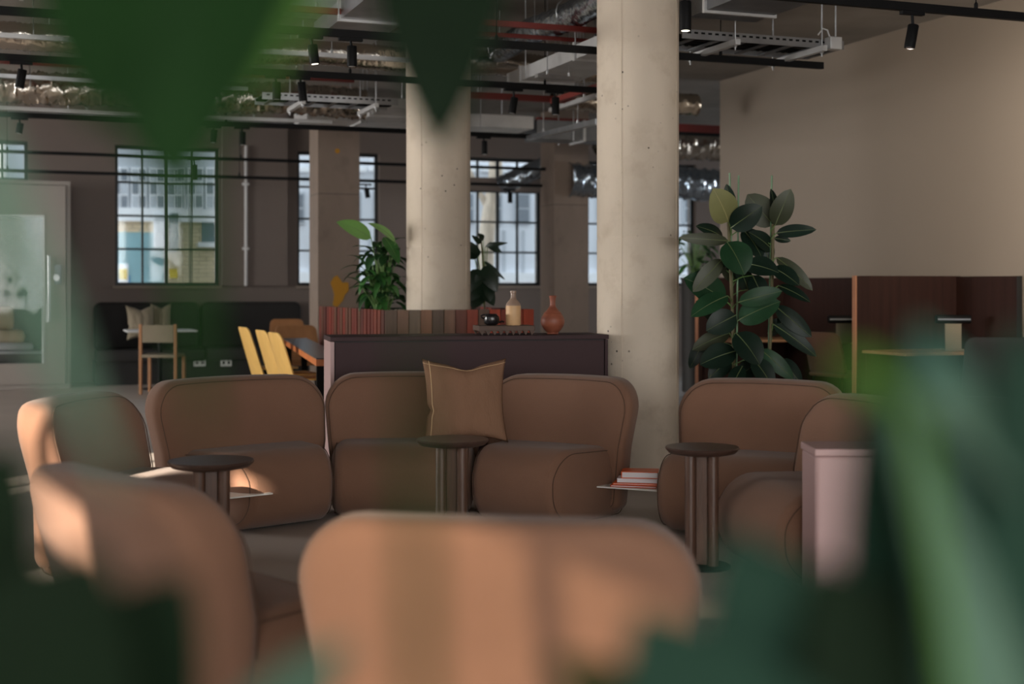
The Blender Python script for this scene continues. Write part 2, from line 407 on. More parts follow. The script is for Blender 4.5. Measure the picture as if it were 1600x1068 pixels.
# round columns
def column(px, d, rad, label, base_z=0.0):
    c = W((px-800)/FP*d, d, 0)
    o = MB().lathe([(rad, 0), (rad, 1.62), (rad-0.003, 1.625), (rad-0.003, 1.632), (rad, 1.637), (rad, CZ)], 64).build('concrete_column', 'column', None, True, c)
    tag(o, label, 'column', 'round concrete columns')
    for da in (-28, 62, 152):                          # raised lines left by the formwork joints
        f = W(math.sin(R(da)), -math.cos(R(da))); an = math.atan2(f.y, f.x)
        MB().box(rad-0.004, rad+0.0025, -0.003, 0.003, 0, CZ).build('formwork_seam', 'column', o, rotz=an)
    return c
c1 = column(996.5, 9.36, 0.284, 'thick round concrete column standing right of the long mauve cabinet')
c2 = column(685, 11.65, 0.277, 'round concrete column rising out of the slatted planter')
# square pillars
def pillar(px, d, label, cat='pillar'):
    c = W((px-800)/FP*d, d, 0)
    t = thing('square_pillar', label, cat, c, 0, 'square concrete pillars')
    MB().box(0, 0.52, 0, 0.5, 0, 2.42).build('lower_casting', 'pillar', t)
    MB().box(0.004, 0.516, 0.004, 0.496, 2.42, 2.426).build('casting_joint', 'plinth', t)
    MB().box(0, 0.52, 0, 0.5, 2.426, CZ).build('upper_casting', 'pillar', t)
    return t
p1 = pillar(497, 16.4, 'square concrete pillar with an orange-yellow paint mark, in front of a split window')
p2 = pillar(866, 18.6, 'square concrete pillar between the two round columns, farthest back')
# paint mark on pillar 1
mk = MB(); base = p1.location
pts = []
for k in range(14):
    a = 2*math.pi*k/14; rr = 0.13*(1+0.3*math.sin(3*a+1)+0.15*math.sin(5*a))
    pts.append((0.26+rr*math.cos(a)*0.75, 1.24+rr*math.sin(a)*1.35))
mk.puff(pts, -0.006, -0.001, 0.001, 0, 1, lambda a, b, c: (a, c, b)); mk.build('paint_mark', 'yellow_paint', p1)
MB().lathe([(0.03, 0), (0.03, 0.004)], 12).build('paint_dot', 'yellow_paint', p1, loc=(0.24, -0.001, 2.95)).rotation_euler = (R(90), 0, 0)
# shallow pilaster and white pipe on the back wall
a_, b_ = uw(345), uw(447)
struct(world_build(MB().box(a_, b_, VB-0.12, VB, 1.30, CZ), 'trim_1', 'wall_dark'))
pp = uw(381)
t = thing('wall_pipe', 'thin white vertical pipe on the dark back wall', 'pipe', (pp, VB-0.16, 1.30))
MB().tube([(0, 0, 0), (0, 0, 1.95)], 0.02, 10).build('pipe', 'white_paint', t, True)
for z in (0.5, 1.4): MB().box(-0.045, 0.045, -0.03, 0.045, z, z+0.03).build('pipe_clip', 'white_paint', t)
# dark spandrel beam crossing the window near the column
b0, b1 = PV(716, 297, VB-0.35), PV(862, 275, VB-0.35)
tag(world_build(MB().box(b0.x, b1.x, VB-0.4, VB-0.28, CH+(HY-297)/FP*19.6, CH+(HY-276)/FP*19.6), 'window_beam', 'wall_dark'), 'dark flat beam crossing the upper part of the window right of the planter column', 'beam')

# ================================================================ outside
VF = 29.0
tag(world_build(MB().box(-25, 45, VB+0.6, VF+6, -0.4, -0.2), 'street', 'asphalt'), 'grey street outside the windows', 'street')['kind'] = 'structure'
bld = thing('brick_building', 'pale brick building with teal garage door seen through the four-column window', 'building', (PV(250, HY, VF).x, VF, 0))
def fbox(parent, name, m, x0, y0, x1, y1, t0, t1, V=VF):
    a = PV(x0, y1, V); b = PV(x1, y0, V); o = parent.location
    return MB().box(a.x-o.x, b.x-o.x, V-t1-o.y, V-t0-o.y, a.z-o.z, b.z-o.z).build(name, m, parent)
def to_z(py, px=300): return PV(px, py, VF).z
fbox(bld, 'wall', 'ext_grey', -260, 40, 400, 640, -1.5, 0)
fbox(bld, 'stone_band', 'ext_white', -260, 329, 400, 338, 0, 0.12)
fbox(bld, 'teal_garage_door', 'ext_teal', 150, 361, 256, 640, 0, 0.05)
fbox(bld, 'mortar_bed', 'mortar', 100, 338, 240, 361, 0, 0.04)
fbox(bld, 'mortar_bed', 'mortar', 259, 338, 398, 640, 0, 0.04)
fbox(bld, 'blue_panel', 'ext_lav', 240, 336, 259, 386, 0.05, 0.3)
fbox(bld, 'projecting_sign', 'ext_dark', 264, 335, 275, 393, 0.1, 0.6)
f = fbox(bld, 'dark_window', 'ext_dark', 313, 346, 335, 379, 0.06, 0.09)
fbox(bld, 'stone_sill', 'ext_white', 307, 379, 337, 386, 0.06, 0.2)
fbox(bld, 'white_poster', 'ext_white', 185, 412, 200, 446, 0.05, 0.08); fbox(bld, 'yellow_notice', 'ext_sign', 186, 420, 198, 436, 0.08, 0.1)
fbox(bld, 'blue_panel', 'ext_blue', 178, 430, 203, 470, 0.05, 0.06)
fbox(bld, 'yellow_notice', 'ext_sign', 265, 420, 278, 434, 0.06, 0.08)
for x in (176, 205, 234, 262, 291, 320):          # upper storey windows
    f = fbox(bld, 'upper_window', 'ext_white', x, 262, x+24, 326, 0, 0.06)
    for k in range(2):
        for j in range(3):
            fbox(bld, 'upper_pane', 'ext_pane' if (k+j) % 2 else 'ext_grey', x+1.5+k*11.5, 264+j*21, x+11+k*11.5, 282+j*21, 0.06, 0.075)
# bricks: one joined part (too small to be told apart singly)
bm = MB(); o = bld.location
for (x0, y0, x1, y1) in ((100, 338, 240, 361), (275, 338, 398, 520), (259, 393, 275, 520)):
    a = PV(x0, y1, VF); b = PV(x1, y0, VF); z = a.z; row = 0
    while z+0.075 < b.z:
        x = a.x-(0.15 if row % 2 else 0)
        while x < b.x:
            xa, xb = max(x+0.012, a.x), min(x+0.29, b.x)
            if xb-xa > 0.03: bm.box(xa-o.x, xb-o.x, -0.055-random.random()*0.01, -0.04, z-o.z, z+0.068-o.z)
            x += 0.30
        z += 0.085; row += 1
q = bm.build('brickwork', 'brick', bld); q['kind'] = 'stuff'
bl2 = thing('white_building', 'pale rendered building with barred windows seen through the right-hand windows', 'building', (PV(760, HY, VF).x, VF, 0))
fbox(bl2, 'wall', 'ext_lav', 402, 40, 1300, 640, -1.5, 0)
fbox(bl2, 'white_base_band', 'ext_white', 402, 428, 1300, 441, 0, 0.15)
fbox(bl2, 'brick_base', 'brick', 402, 441, 1300, 640, 0, 0.1)
for x in range(455, 1130, 30):
    fbox(bl2, 'cladding_bar', 'ext_grey', x, 360, x+4, 428, 0, 0.05)
for x in range(450, 1120, 44):
    f = fbox(bl2, 'upper_window', 'ext_grey', x, 300, x+26, 350, 0, 0.06)
    fbox(bl2, 'upper_pane', 'ext_pane', x+3, 304, x+23, 324, 0.06, 0.07); fbox(bl2, 'upper_pane', 'ext_pane', x+3, 327, x+23, 347, 0.06, 0.07)
    fbox(bl2, 'ledge', 'ext_white', x-6, 262, x+32, 268, 0, 0.1)
tr = thing('street_tree', 'pale tree trunk outside the window right of the planter column', 'tree', GZ(757, 25.5, -0.2))
tp = [(0.05, 0, 0), (0, 0, 1.6), (0.06, 0, 2.6), (0.22, 0, 3.6), (0.25, 0, 4.8)]
MB().tube(tp, 0.15, 12, rf=lambda i: 0.19-0.02*i).build('trunk', 'bark', tr, True)
MB().tube([(0.1, 0, 2.9), (-0.3, 0.1, 3.7), (-0.5, 0.1, 4.6)], 0.06, 8).build('branch', 'bark', tr, True)

# ================================================================ sofa modules
BH = 0.775                                   # height of the backs
def sofa(bx, bd, a, label, wtop=0.96, wbot=0.87, seat_w=0.84, front=0.86, depth=0.78, seat_h=0.435, mirror=False):
    """bx, bd: view-plan position of the middle of the rear of the back; a: heading"""
    t = thing('sofa_module', label, 'sofa', W(bx, bd, 0), FZ(a), 'brown rolled lounge modules in a ring')
    out = rounded([(-wbot/2+0.03, 0.05), (wbot/2-0.03, 0.05), (wtop/2, BH), (-wtop/2, BH)], [0.06, 0.06, 0.165, 0.165], 9)
    # denser straight runs so the back can be bent in plan
    dense = []
    for i in range(len(out)):
        p, q = out[i], out[(i+1) % len(out)]; l = math.hypot(q[0]-p[0], q[1]-p[1]); m = max(1, int(l/0.06))
        for k in range(m): dense.append((p[0]+(q[0]-p[0])*k/m, p[1]+(q[1]-p[1])*k/m))
    def bend(x, z, y):
        crown = 0.012*(1-(x/(wtop/2))**2) if z > 0.7 else 0
        return (x, y - 0.10*max(0, z-0.40)/0.37 + 0.085*(x/(wtop/2))**2, z+crown)
    mb = MB(); mb.puff(dense, 0.09, 0.275, 0.062, 0.014, 5, bend, rings=(0.85, 0.65, 0.4, 0.2))
    b = mb.build('backrest', 'fabric', t, True, sharp=80)
    # seam around the front face of the back
    N = len(dense); cx = 0; cz = 0.41
    seam = [bend(cx+(x-cx)*0.945, cz+(z-cz)*0.94, 0.275-0.006) for x, z in dense]
    MB().tube(seam, 0.0026, 5, closed=True).build('piping', 'fabric_seam', b, True)
    prof = rounded([(0.17, 0.012), (depth, 0.012), (depth+0.02, seat_h), (0.17, seat_h-0.02)], [0.06, 0.185, 0.21, 0.05], 9)
    def wedge(y, z, x):
        k = 1-(1-front)*(y-0.1)/(depth-0.1)
        sag = 0.012*math.cos(math.pi*min(1, abs(x)/(seat_w/2)))*(1 if z > 0.3 else 0)
        return (x*k, y, z+sag*0.6)
    dn = []
    for i in range(len(prof)):
        p, q = prof[i], prof[(i+1) % len(prof)]; l = math.hypot(q[0]-p[0], q[1]-p[1]); m = max(1, int(l/0.07))
        for k in range(m): dn.append((p[0]+(q[0]-p[0])*k/m, p[1]+(q[1]-p[1])*k/m))
    mb = MB(); mb.puff(dn, -seat_w/2, seat_w/2, 0.095, 0.016, 7, wedge)
    s = mb.build('seat', 'fabric', t, True, sharp=80)
    for sx in (-1, 1):
        cy = sum(p[0] for p in dn)/len(dn); czz = sum(p[1] for p in dn)/len(dn)
        sm = [wedge(cy+(y-cy)*0.945, czz+(z-czz)*0.90, sx*(seat_w/2-0.024)) for y, z in dn]
        MB().tube(sm, 0.0026, 5, closed=True).build('piping', 'fabric_seam', s, True)
    pl = rounded([(-seat_w/2+0.14, 0.2), (seat_w/2-0.14, 0.2), (seat_w/2*front-0.13, depth-0.2), (-seat_w/2*front+0.13, depth-0.2)], [0.03]*4, 4)
    MB().puff(pl, 0, 0.05, 0.004, 0, 1, lambda x, y, z: (x, y, z)).build('plinth', 'plinth', t)
    return t
sofa(-1.67, 7.71, 41, 'brown sofa module below the yellow chairs, left one of the three joined backs', 1.13, 1.0, 0.95, 0.56)
sofa(-0.645, 8.12, 3, 'middle one of the three joined brown sofa modules, in front of the mauve cabinet', front=0.92)
sofa(0.385, 7.86, -30, 'brown sofa module right of the linen cushion, beside the stack of books', front=0.62)
sofa(1.45, 7.50, -26, 'brown sofa module directly in front of the rubber plant', seat_w=0.90, front=0.93)
sofa(1.80, 6.22, -74, 'brown sofa module mostly hidden by the pale pink panel and the leaves at right')
sofa(-2.18, 6.31, 80, 'brown sofa module at the far left edge, streaked by sunlight', depth=0.72)
sofa(-1.20, 3.64, 134, 'brown sofa module at lower left, seen from behind with a sun patch')
sofa(-0.06, 2.90, 172, 'tan-lit brown sofa module nearest the camera, seen squarely from behind')

# ---------------------------------------------------------------- side tables
def side_table(px, d, h, rad, label, a=0):
    t = thing('side_table', label, 'table', GZ(px, d, 0), FZ(a), 'small round wooden side tables')
    MB().lathe([(0.001, h-0.034), (rad*0.72, h-0.034), (rad*0.9, h-0.027), (rad*0.985, h-0.012), (rad, h-0.005), (rad-0.003, h), (0.001, h)], 56).build('tabletop', 'dark_wood_top', t, True, sharp=50)
    for x in (-0.052, 0.052):
        MB().tube([(x, 0.02, 0.012), (x, 0.02, h-0.03)], 0.0255, 18).build('round_leg', 'dark_wood', t, True)
    MB().bbox(-0.028, 0.028, -0.035, 0.015, 0.012, h-0.03, 0.004).build('board_leg', 'dark_wood', t)
    MB().lathe([(0.13, 0), (0.13, 0.008), (0.125, 0.012)], 40).build('base_plate', 'black', t, True)
    return t
side_table(329.5, 5.74, 0.556, 0.182, 'small round dark-wood side table nearest the sunlit left sofa', a=20)
side_table(707, 6.54, 0.556, 0.176, 'small round dark-wood side table in the middle, in front of the linen cushion', a=-14)
side_table(1097, 6.22, 0.556, 0.17, 'small round dark-wood side table at right, in front of the rubber plant sofa', a=-14)

# ---------------------------------------------------------------- linking shelf plates
def plate(c, w, dp, z, a, label):
    o = MB().bbox(-w/2, w/2, -dp/2, dp/2, 0, 0.008, 0.003).build('shelf_plate', 'white_metal', None, False, (c.x, c.y, z), FZ(a))
    return tag(o, label, 'shelf', 'white plates joining the sofa modules')
plate(W(0.715, 7.36), 0.46, 0.34, 0.205, -25, 'white metal shelf plate carrying the books between two sofa modules')
plate(W(-1.50, 6.98), 0.42, 0.30, 0.215, 38, 'white metal shelf plate under the left side table, tucked into a sofa end')
# books on the plate
def book(c, w, dp, z, h, a, cover, label):
    t = thing('book', label, 'book', (c.x, c.y, z), FZ(a), 'books stacked on the sofa shelf')
    MB().bbox(-w/2+0.004, w/2-0.004, -dp/2+0.004, dp/2-0.004, 0.003, h-0.003, 0.002).build('pages', 'book_white', t)
    MB().bbox(-w/2, w/2, -dp/2, dp/2, h-0.0035, h, 0.001).build('front_cover', cover, t)
    MB().bbox(-w/2, w/2, -dp/2, dp/2, 0, 0.0035, 0.001).build('back_cover', cover, t)
    MB().bbox(w/2-0.004, w/2, -dp/2, dp/2, 0.0035, h-0.0035, 0.001).build('spine', cover, t)
bc = W(0.66, 7.31); z = 0.2135
book(W(0.675, 7.32), 0.25, 0.19, z, 0.012, -14, 'book_orange_dark', 'thin orange-edged book at the bottom of the stack on the sofa shelf'); z += 0.0125
book(W(0.68, 7.32), 0.24, 0.18, z, 0.010, -12, 'book_orange', 'thin orange paperback second from the bottom of the stack'); z += 0.0105
book(W(0.69, 7.33), 0.22, 0.16, z, 0.022, -10, 'book_white', 'white book in the middle of the stack on the sofa shelf'); z += 0.0225
book(W(0.70, 7.33), 0.20, 0.15, z, 0.036, -8, 'book_orange', 'thick book with an orange cover on top of the stack')

# ---------------------------------------------------------------- linen cushion
def cushion(name, label, px0, px1, py0, py1, d, tilt, a, m, thick=0.085, thread=None):
    w = (px1-px0)/FP*d; h = (py1-py0)/FP*d; n = 28
    base = GZ((px0+px1)/2, d, CH-(py1-HY)/FP*d)
    t = thing(name, label, 'cushion', base, FZ(a))
    def surf(i, j, s):
        u = 2*i/n-1; v = 2*j/n-1
        pin = 1-0.17*(1-u*u)*abs(v)**3                     # edges pulled in between the pointed corners
        pin2 = 1-0.11*(1-v*v)*abs(u)**3 - 0.085*math.exp(-((v+0.22)/0.09)**2)*(max(0, u)**4)
        x = u*w/2*pin2; z = h/2+v*h/2*pin
        if v > 0: z -= 0.026*math.exp(-((u+0.05)/0.3)**2)*v**3
        e = max(0.0, (1-abs(u)**2.6)*(1-abs(v)**2.6))
        y = s*thick*e**0.62
        if s > 0:
            y -= 0.032*math.exp(-((u-0.05+0.3*(1-v))/0.09)**2)*max(0, v)*e**0.3
            y += 0.004*math.sin(11*u+3*v)*e + 0.003*math.sin(17*u-7*v)*e
            y -= 0.022*math.exp(-((v+0.22)/0.06)**2)*max(0, u)**2*e**0.3
            y += 0.006*math.sin(26*u+2*v)*max(0, v)**2*e**0.3
        return (x, y-math.tan(R(tilt))*z, z)
    mb = MB(); vs = []; idx = {}
    for s in (1, -1):
        for i in range(n+1):
            for j in range(n+1):
                if s < 0 and (i in (0, n) or j in (0, n)): idx[(s, i, j)] = idx[(1, i, j)]; continue
                idx[(s, i, j)] = len(vs); vs.append(surf(i, j, s))
    fs = []
    for s in (1, -1):
        for i in range(n):
            for j in range(n):
                q = (idx[(s, i, j)], idx[(s, i+1, j)], idx[(s, i+1, j+1)], idx[(s, i, j+1)])
                fs.append(q if s < 0 else q[::-1])
    mb.add(vs, fs); b = mb.build('cover', m, t, True, sharp=180)
    if thread:
        line = [Vector(surf(n-2.2, j, 1))+Vector((0, 0.002, 0)) for j in range(n+1)]
        MB().tube(line, 0.0022, 5).build('stitching', thread, b, True)
        line = [Vector(surf(i, n-1.4, 1))+Vector((0, 0.002, 0)) for i in range(n+1)]
        MB().tube(line, 0.0014, 5).build('stitching', thread, b, True)
    return t
cushion('linen_cushion', 'square brown linen cushion with pale stitching leaning on the middle sofa backs', 661, 795, 561, 692, 7.50, 12, 8, 'linen', 0.08, 'linen_thread')

# ---------------------------------------------------------------- long mauve cabinet
ca = -14                                       # right end lies farther away: heading left
cab = thing('long_cabinet', 'long low mauve cabinet behind the sofas, carrying the vase and tray', 'cabinet', GZ(517, 8.50, 0), FZ(0)+R(0))
# local axes: x along the front (to the right), y to the back
fwd = W(math.cos(R(13)), math.sin(R(13))); cab.rotation_euler = (0, 0, math.atan2(fwd.y, fwd.x))
CLN, CDP, CHT = 1.83, 0.46, 0.975
MB().box(0.02, CLN-0.02, 0.02, CDP, 0.06, CHT-0.03).build('carcass', 'mauve_groove', cab)
MB().bbox(-0.004, CLN+0.004, -0.004, CDP+0.004, CHT-0.028, CHT, 0.003).build('top_panel', 'mauve', cab)
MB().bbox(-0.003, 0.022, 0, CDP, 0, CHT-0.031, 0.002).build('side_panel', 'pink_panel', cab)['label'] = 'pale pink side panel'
MB().bbox(CLN-0.022, CLN, 0, CDP, 0, CHT-0.031, 0.002).build('side_panel', 'mauve', cab)
for k in range(1):
    MB().bbox(0.028, CLN-0.028, 0.002, 0.02, 0.07, CHT-0.036, 0.002).build('front_panel', 'mauve', cab)
MB().box(0.03, CLN-0.03, 0.04, CDP-0.03, 0, 0.06).build('plinth', 'plinth', cab)
cabm = Matrix.Translation(cab.location) @ Matrix.Rotation(cab.rotation_euler[2], 4, 'Z')
def on_cab(px, back=0.2):
    # point on the cabinet top, 'back' metres behind its front edge, at picture column px
    lo, hi = 0.0, CLN
    for _ in range(40):
        m = (lo+hi)/2; p = cabm @ Vector((m, back, CHT)); d = p.x*ST+p.y*CT; x = p.x*CT-p.y*ST
        if 800+x/d*FP < px: lo = m
        else: hi = m
    return cabm @ Vector((lo, back, CHT))
cz = cab.rotation_euler[2]
# carved tray
tp_ = on_cab(787, 0.17); TW = 0.375
tray = thing('carved_tray', 'dark wooden tray with a carved zigzag foot on the mauve cabinet', 'tray', tp_, cz)
MB().bbox(-TW/2, TW/2, -0.11, 0.11, 0.028, 0.062, 0.004).build('tray_body', 'carved_wood', tray)
for s_ in (-1, 1):
    for k in range(9):
        x = -TW/2+0.02+k*(TW-0.04)/8
        mb = MB(); mb.add([(x-0.018, s_*0.1-0.008, 0.03), (x+0.018, s_*0.1-0.008, 0.03), (x, s_*0.1-0.008, 0), (x-0.018, s_*0.1+0.008, 0.03), (x+0.018, s_*0.1+0.008, 0.03), (x, s_*0.1+0.008, 0)],
                       [(0, 1, 2), (3, 5, 4), (0, 2, 5, 3), (1, 4, 5, 2), (0, 3, 4, 1)])
        mb.build('carved_tooth', 'carved_wood', tray)
tz = tp_.z+0.062
q = on_cab(768, 0.17)
pot = thing('round_pot', 'small glossy black round pot on the carved tray', 'pot', (q.x, q.y, tz), cz)
MB().lathe([(0.028, 0), (0.047, 0.012), (0.054, 0.035), (0.05, 0.058), (0.036, 0.070), (0.038, 0.076), (0.033, 0.076), (0.03, 0.068)], 32).build('pot_body', 'black_glaze', pot, True)
MB().tube([(-0.05, 0, 0.045), (-0.066, 0, 0.052), (-0.07, 0, 0.064), (-0.055, 0, 0.072), (-0.036, 0, 0.07)], 0.005, 8).build('handle', 'black_glaze', pot, True)
MB().tube([(0.05, 0, 0.02), (0.075, 0, 0.026), (0.085, 0, 0.02)], 0.006, 8).build('spout', 'black_glaze', pot, True)
q = on_cab(802, 0.17)
bt = thing('stoneware_bottle', 'beige stoneware bottle with a grey neck standing on the carved tray', 'bottle', (q.x, q.y, tz), cz)
MB().lathe([(0.046, 0), (0.05, 0.006), (0.05, 0.128), (0.0495, 0.13)], 32).build('bottle_body', 'stoneware', bt, True)
MB().lathe([(0.0495, 0.13), (0.047, 0.142), (0.034, 0.16), (0.022, 0.172), (0.0185, 0.185), (0.0175, 0.212), (0.021, 0.216), (0.021, 0.228), (0.013, 0.23)], 32).build('bottle_neck', 'stoneware_neck', bt, True)
q = on_cab(863.5, 0.2)
vs_ = thing('clay_vase', 'round terracotta vase with a narrow flared neck on the mauve cabinet', 'vase', q, cz)
MB().lathe([(0.036, 0), (0.04, 0.004), (0.038, 0.01), (0.058, 0.03), (0.076, 0.06), (0.081, 0.085), (0.076, 0.11), (0.058, 0.14), (0.036, 0.164), (0.026, 0.178)], 40).build('vase_body', 'terracotta', vs_, True)
MB().lathe([(0.026, 0.178), (0.0195, 0.192), (0.018, 0.21), (0.021, 0.236), (0.027, 0.258), (0.024, 0.259), (0.016, 0.23)], 32).build('vase_neck', 'terracotta', vs_, True)
MB().lathe([(0.0585, 0.138), (0.061, 0.141), (0.0555, 0.146)], 40).build('shoulder_ring', 'terracotta', vs_, True)

# ---------------------------------------------------------------- slatted planter around the second column
pc = GZ(602, 10.95, 0); PH = 1.10; PU, PVv = 1.30, 2.45
plt = thing('slatted_planter', 'tall planter box clad in red and brown upright boards around a column', 'planter', pc)
MB().box(0.02, PU-0.02, 0.02, 0.06, 0, PH-0.02).box(0.02, PU-0.02, PVv-0.06, PVv-0.02, 0, PH-0.02).box(0.02, 0.06, 0.06, PVv-0.06, 0, PH-0.02).box(PU-0.06, PU-0.02, 0.06, PVv-0.06, 0, PH-0.02).build('box_frame', 'plinth', plt)
nb = 13; wbd = PU/nb
for k in range(nb):
    m = [3, 2, 6, 4, 3, 2, 5, 0, 3, 7, 1, 0, 7][k]
    j = random.uniform(-0.003, 0.004)
    MB().box(k*wbd+0.003, (k+1)*wbd-0.003, -0.004+j, 0.018, 0.03, PH).build('board', 'plank%d' % m, plt)
nb = 22; wbd = PVv/nb
for k in range(nb):
    m = random.choice([0, 1, 2, 8, 0, 1, 2, 5]); j = random.uniform(-0.004, 0.004)
    MB().box(-0.012+j, 0.018, k*wbd+0.014, (k+1)*wbd-0.014, 0.03, PH+0.0).build('board', 'slat%d' % m, plt)
    MB().box(PU-0.018, PU+0.004, k*wbd+0.008, (k+1)*wbd-0.008, 0.03, PH).build('board', 'slat%d' % random.choice([0, 1, 8]), plt)
so = MB()
ccx, ccy = c2.x-pc.x, c2.y-pc.y
so.box(0.06, PU-0.06, 0.06, ccy-0.285, PH-0.14, PH-0.05).box(0.06, PU-0.06, ccy+0.285, PVv-0.06, PH-0.14, PH-0.05)
so.box(0.06, ccx-0.285, ccy-0.285, ccy+0.285, PH-0.14, PH-0.05).box(ccx+0.285, PU-0.06, ccy-0.285, ccy+0.285, PH-0.14, PH-0.05)
so.build('soil', 'soil', plt)
pb = MB()
for k in range(260):
    x, y = random.uniform(0.08, PU-0.08), random.uniform(0.08, PVv-0.08)
    if math.hypot(x-ccx, y-ccy) < 0.31: continue
    r_ = random.uniform(0.015, 0.03)
    pb.lathe([(r_*0.5, 0), (r_, r_*0.4), (r_*0.6, r_*0.9)], 6, (x, y, PH-0.052))
q = pb.build('pebbles', 'pebble', plt, True); q['kind'] = 'stuff'

# ================================================================ plants
def leaf_mesh(B, T, w, nrm, curve=0.1, fold=0.18, n=9, tipf=1.0, shape=0.75, pw=0.72):
    B, T = Vector(B), Vector(T); ax = T-B; L = ax.length; ax.normalize()
    nrm = Vector(nrm); nrm = (nrm-ax*nrm.dot(ax)).normalized(); side = ax.cross(nrm)
    vs = []; fs = []; rib = []
    for i in range(n+1):
        t = i/n
        hw = w/2*max(0.0, math.sin(math.pi*(t**shape)))**pw if 0 < i < n else 0.0015
        c = B+ax*(L*t)+nrm*(curve*L*4*t*(1-t))-nrm*(curve*L*0.9*t*t)
        rib.append(c+nrm*0.0015)
        for k in (-1, -0.55, 0, 0.55, 1):
            vs.append(c+side*(hw*k)+nrm*(fold*hw*(abs(k)**1.3)))
    for i in range(n):
        for k in range(4):
            a = i*5+k; fs.append((a, a+1, a+6, a+5))
    return vs, fs, rib
def add_leaf(plant, B, T, w, m, rib_m='midrib', stemto=None, nrm=None, curve=0.1, fold=0.18, shape=0.75, rib=True, stem_m='stem_green', sr=0.004, n=9, via=None, pw=0.72):
    o = plant.matrix_basis.translation
    mid = (Vector(B)+Vector(T))/2
    if nrm is None: nrm = (Vector((0, 0, CH+0.6))-mid).normalized()+Vector((random.uniform(-.5, .5), random.uniform(-.3, .3), random.uniform(0.0, .6)))
    vs, fs, rb = leaf_mesh(Vector(B)-o, Vector(T)-o, w, nrm, curve, fold, n, shape=shape, pw=pw)
    lf = MB().add(vs, fs).build('leaf', m, plant, True, sharp=180)
    if rib: MB().tube(rb, 0.0022, 4, rf=lambda i: 0.0034*(1-0.8*i/n)).build('midrib', rib_m, lf, True)
    if stemto is not None:
        a, b = Vector(stemto)-o, Vector(B)-o; md = (a+b)/2+Vector((0, 0, 0.12*(b-a).length))*0.5
        pth = [a, a*0.45+md*0.55, md, md*0.45+b*0.55, b] if not via else [a]+[Vector(v)-o for v in via]+[b]
        MB().tube(pth, sr, 5).build('leaf_stalk', stem_m, lf, True)
    return lf

# rubber plant behind the right sofa
RD = 8.95
rp = thing('rubber_plant', 'tall dark rubber plant with big glossy oval leaves behind the right sofa', 'plant', GZ(1172, RD, 0))
def rl(bx, by, tx, ty, w, m, dz=0.0, rib='midrib', tilt=None, curve=0.07, fold=0.14):
    dB, dT = RD+dz, RD+dz-random.uniform(0.02, 0.16)
    n = None
    view = W(0, -1, 0); up = Vector((0, 0, 1)); rt = W(1, 0, 0)
    tl = tilt if tilt is not None else (random.uniform(-0.35, 0.35), random.uniform(0.0, 0.6))
    n = view+rt*tl[0]+up*tl[1]
    # the stem the leaf hangs on
    sx = 1142 if bx < 1180 else 1204
    st = P(sx+(by-346)*0.015, by+10, RD)
    add_leaf(rp, P(bx, by, dB), P(tx, ty, dT), 1.16*w/FP*RD, m, rib, st, n, curve, fold, 0.9, pw=0.58, n=11)
D_, G_, B_, O_ = 'leaf_rubber_dark', 'leaf_rubber', 'leaf_rubber_back', 'leaf_rubber_olive'
for args in [
    (1138, 346, 1116, 296, 41, B_, -0.05, 'midrib_pale', (0.1, 0.0)), (1142, 356, 1190, 322, 34, D_, -0.06), (1209, 352, 1168, 304, 39, O_, 0.04),
    (1211, 352, 1235, 296, 30, O_, -0.04), (1213, 364, 1274, 358, 18, D_, -0.03), (1138, 376, 1063, 371, 17, O_, -0.05),
    (1136, 378, 1164, 428, 46, G_, -0.14, 'midrib', (0.2, 0.3)), (1128, 405, 1083, 455, 24, O_, -0.1), (1131, 420, 1071, 437, 16, D_, 0.1),
    (1134, 470, 1071, 433, 42, 'leaf_rubber', 0.0, 'midrib', (-0.5, 0.6)), (1137, 462, 1080, 492, 30, G_, -0.12), (1154, 472, 1222, 454, 25, G_, -0.13),
    (1154, 500, 1218, 470, 36, G_, -0.08), (1212, 478, 1268, 526, 24, D_, -0.05), (1213, 402, 1270, 452, 20, O_, -0.03),
    (1207, 418, 1249, 444, 25, D_, -0.08), (1216, 446, 1266, 470, 16, D_, 0.02), (1150, 492, 1104, 516, 34, D_, -0.16),
    (1208, 506, 1277, 556, 20, D_, -0.05), (1150, 548, 1094, 568, 36, D_, -0.16), (1140, 520, 1082, 545, 24, O_, 0.05),
    (1150, 520, 1188, 568, 40, D_, -0.2), (1188, 545, 1240, 592, 22, G_, -0.05), (1160, 358, 1192, 402, 34, D_, 0.02), (1206, 390, 1172, 362, 24, D_, 0.05),
    (1165, 412, 1216, 424, 30, D_, -0.02), (1176, 430, 1196, 472, 26, D_, 0.08), (1146, 330, 1135, 288, 16, D_, 0.06), (1208, 336, 1206, 296, 14, D_, 0.05),
    (1160, 572, 1140, 610, 22, D_, -0.1), (1116, 556, 1114, 600, 14, O_, 0.0), (1176, 560, 1208, 604, 30, D_, -0.1), (1210, 372, 1235, 376, 10, D_, 0.0),
    (1150, 440, 1128, 404, 24, O_, 0.12), (1168, 452, 1150, 410, 26, D_, 0.14), (1196, 460, 1176, 500, 28, D_, 0.1), (1130, 372, 1090, 352, 20, D_, 0.12),
    (1126, 500, 1090, 470, 30, D_, 0.12), (1200, 520, 1228, 500, 22, D_, 0.1), (1140, 560, 1108, 590, 26, D_, 0.0), (1196, 560, 1150, 590, 28, D_, 0.06),
    (1148, 395, 1130, 424, 22, D_, 0.1), (1186, 372, 1204, 410, 26, D_, 0.06), (1222, 560, 1252, 600, 22, D_, 0.0), (1100, 530, 1078, 575, 20, D_, 0.08)]:
    rl(*args)
o = rp.location
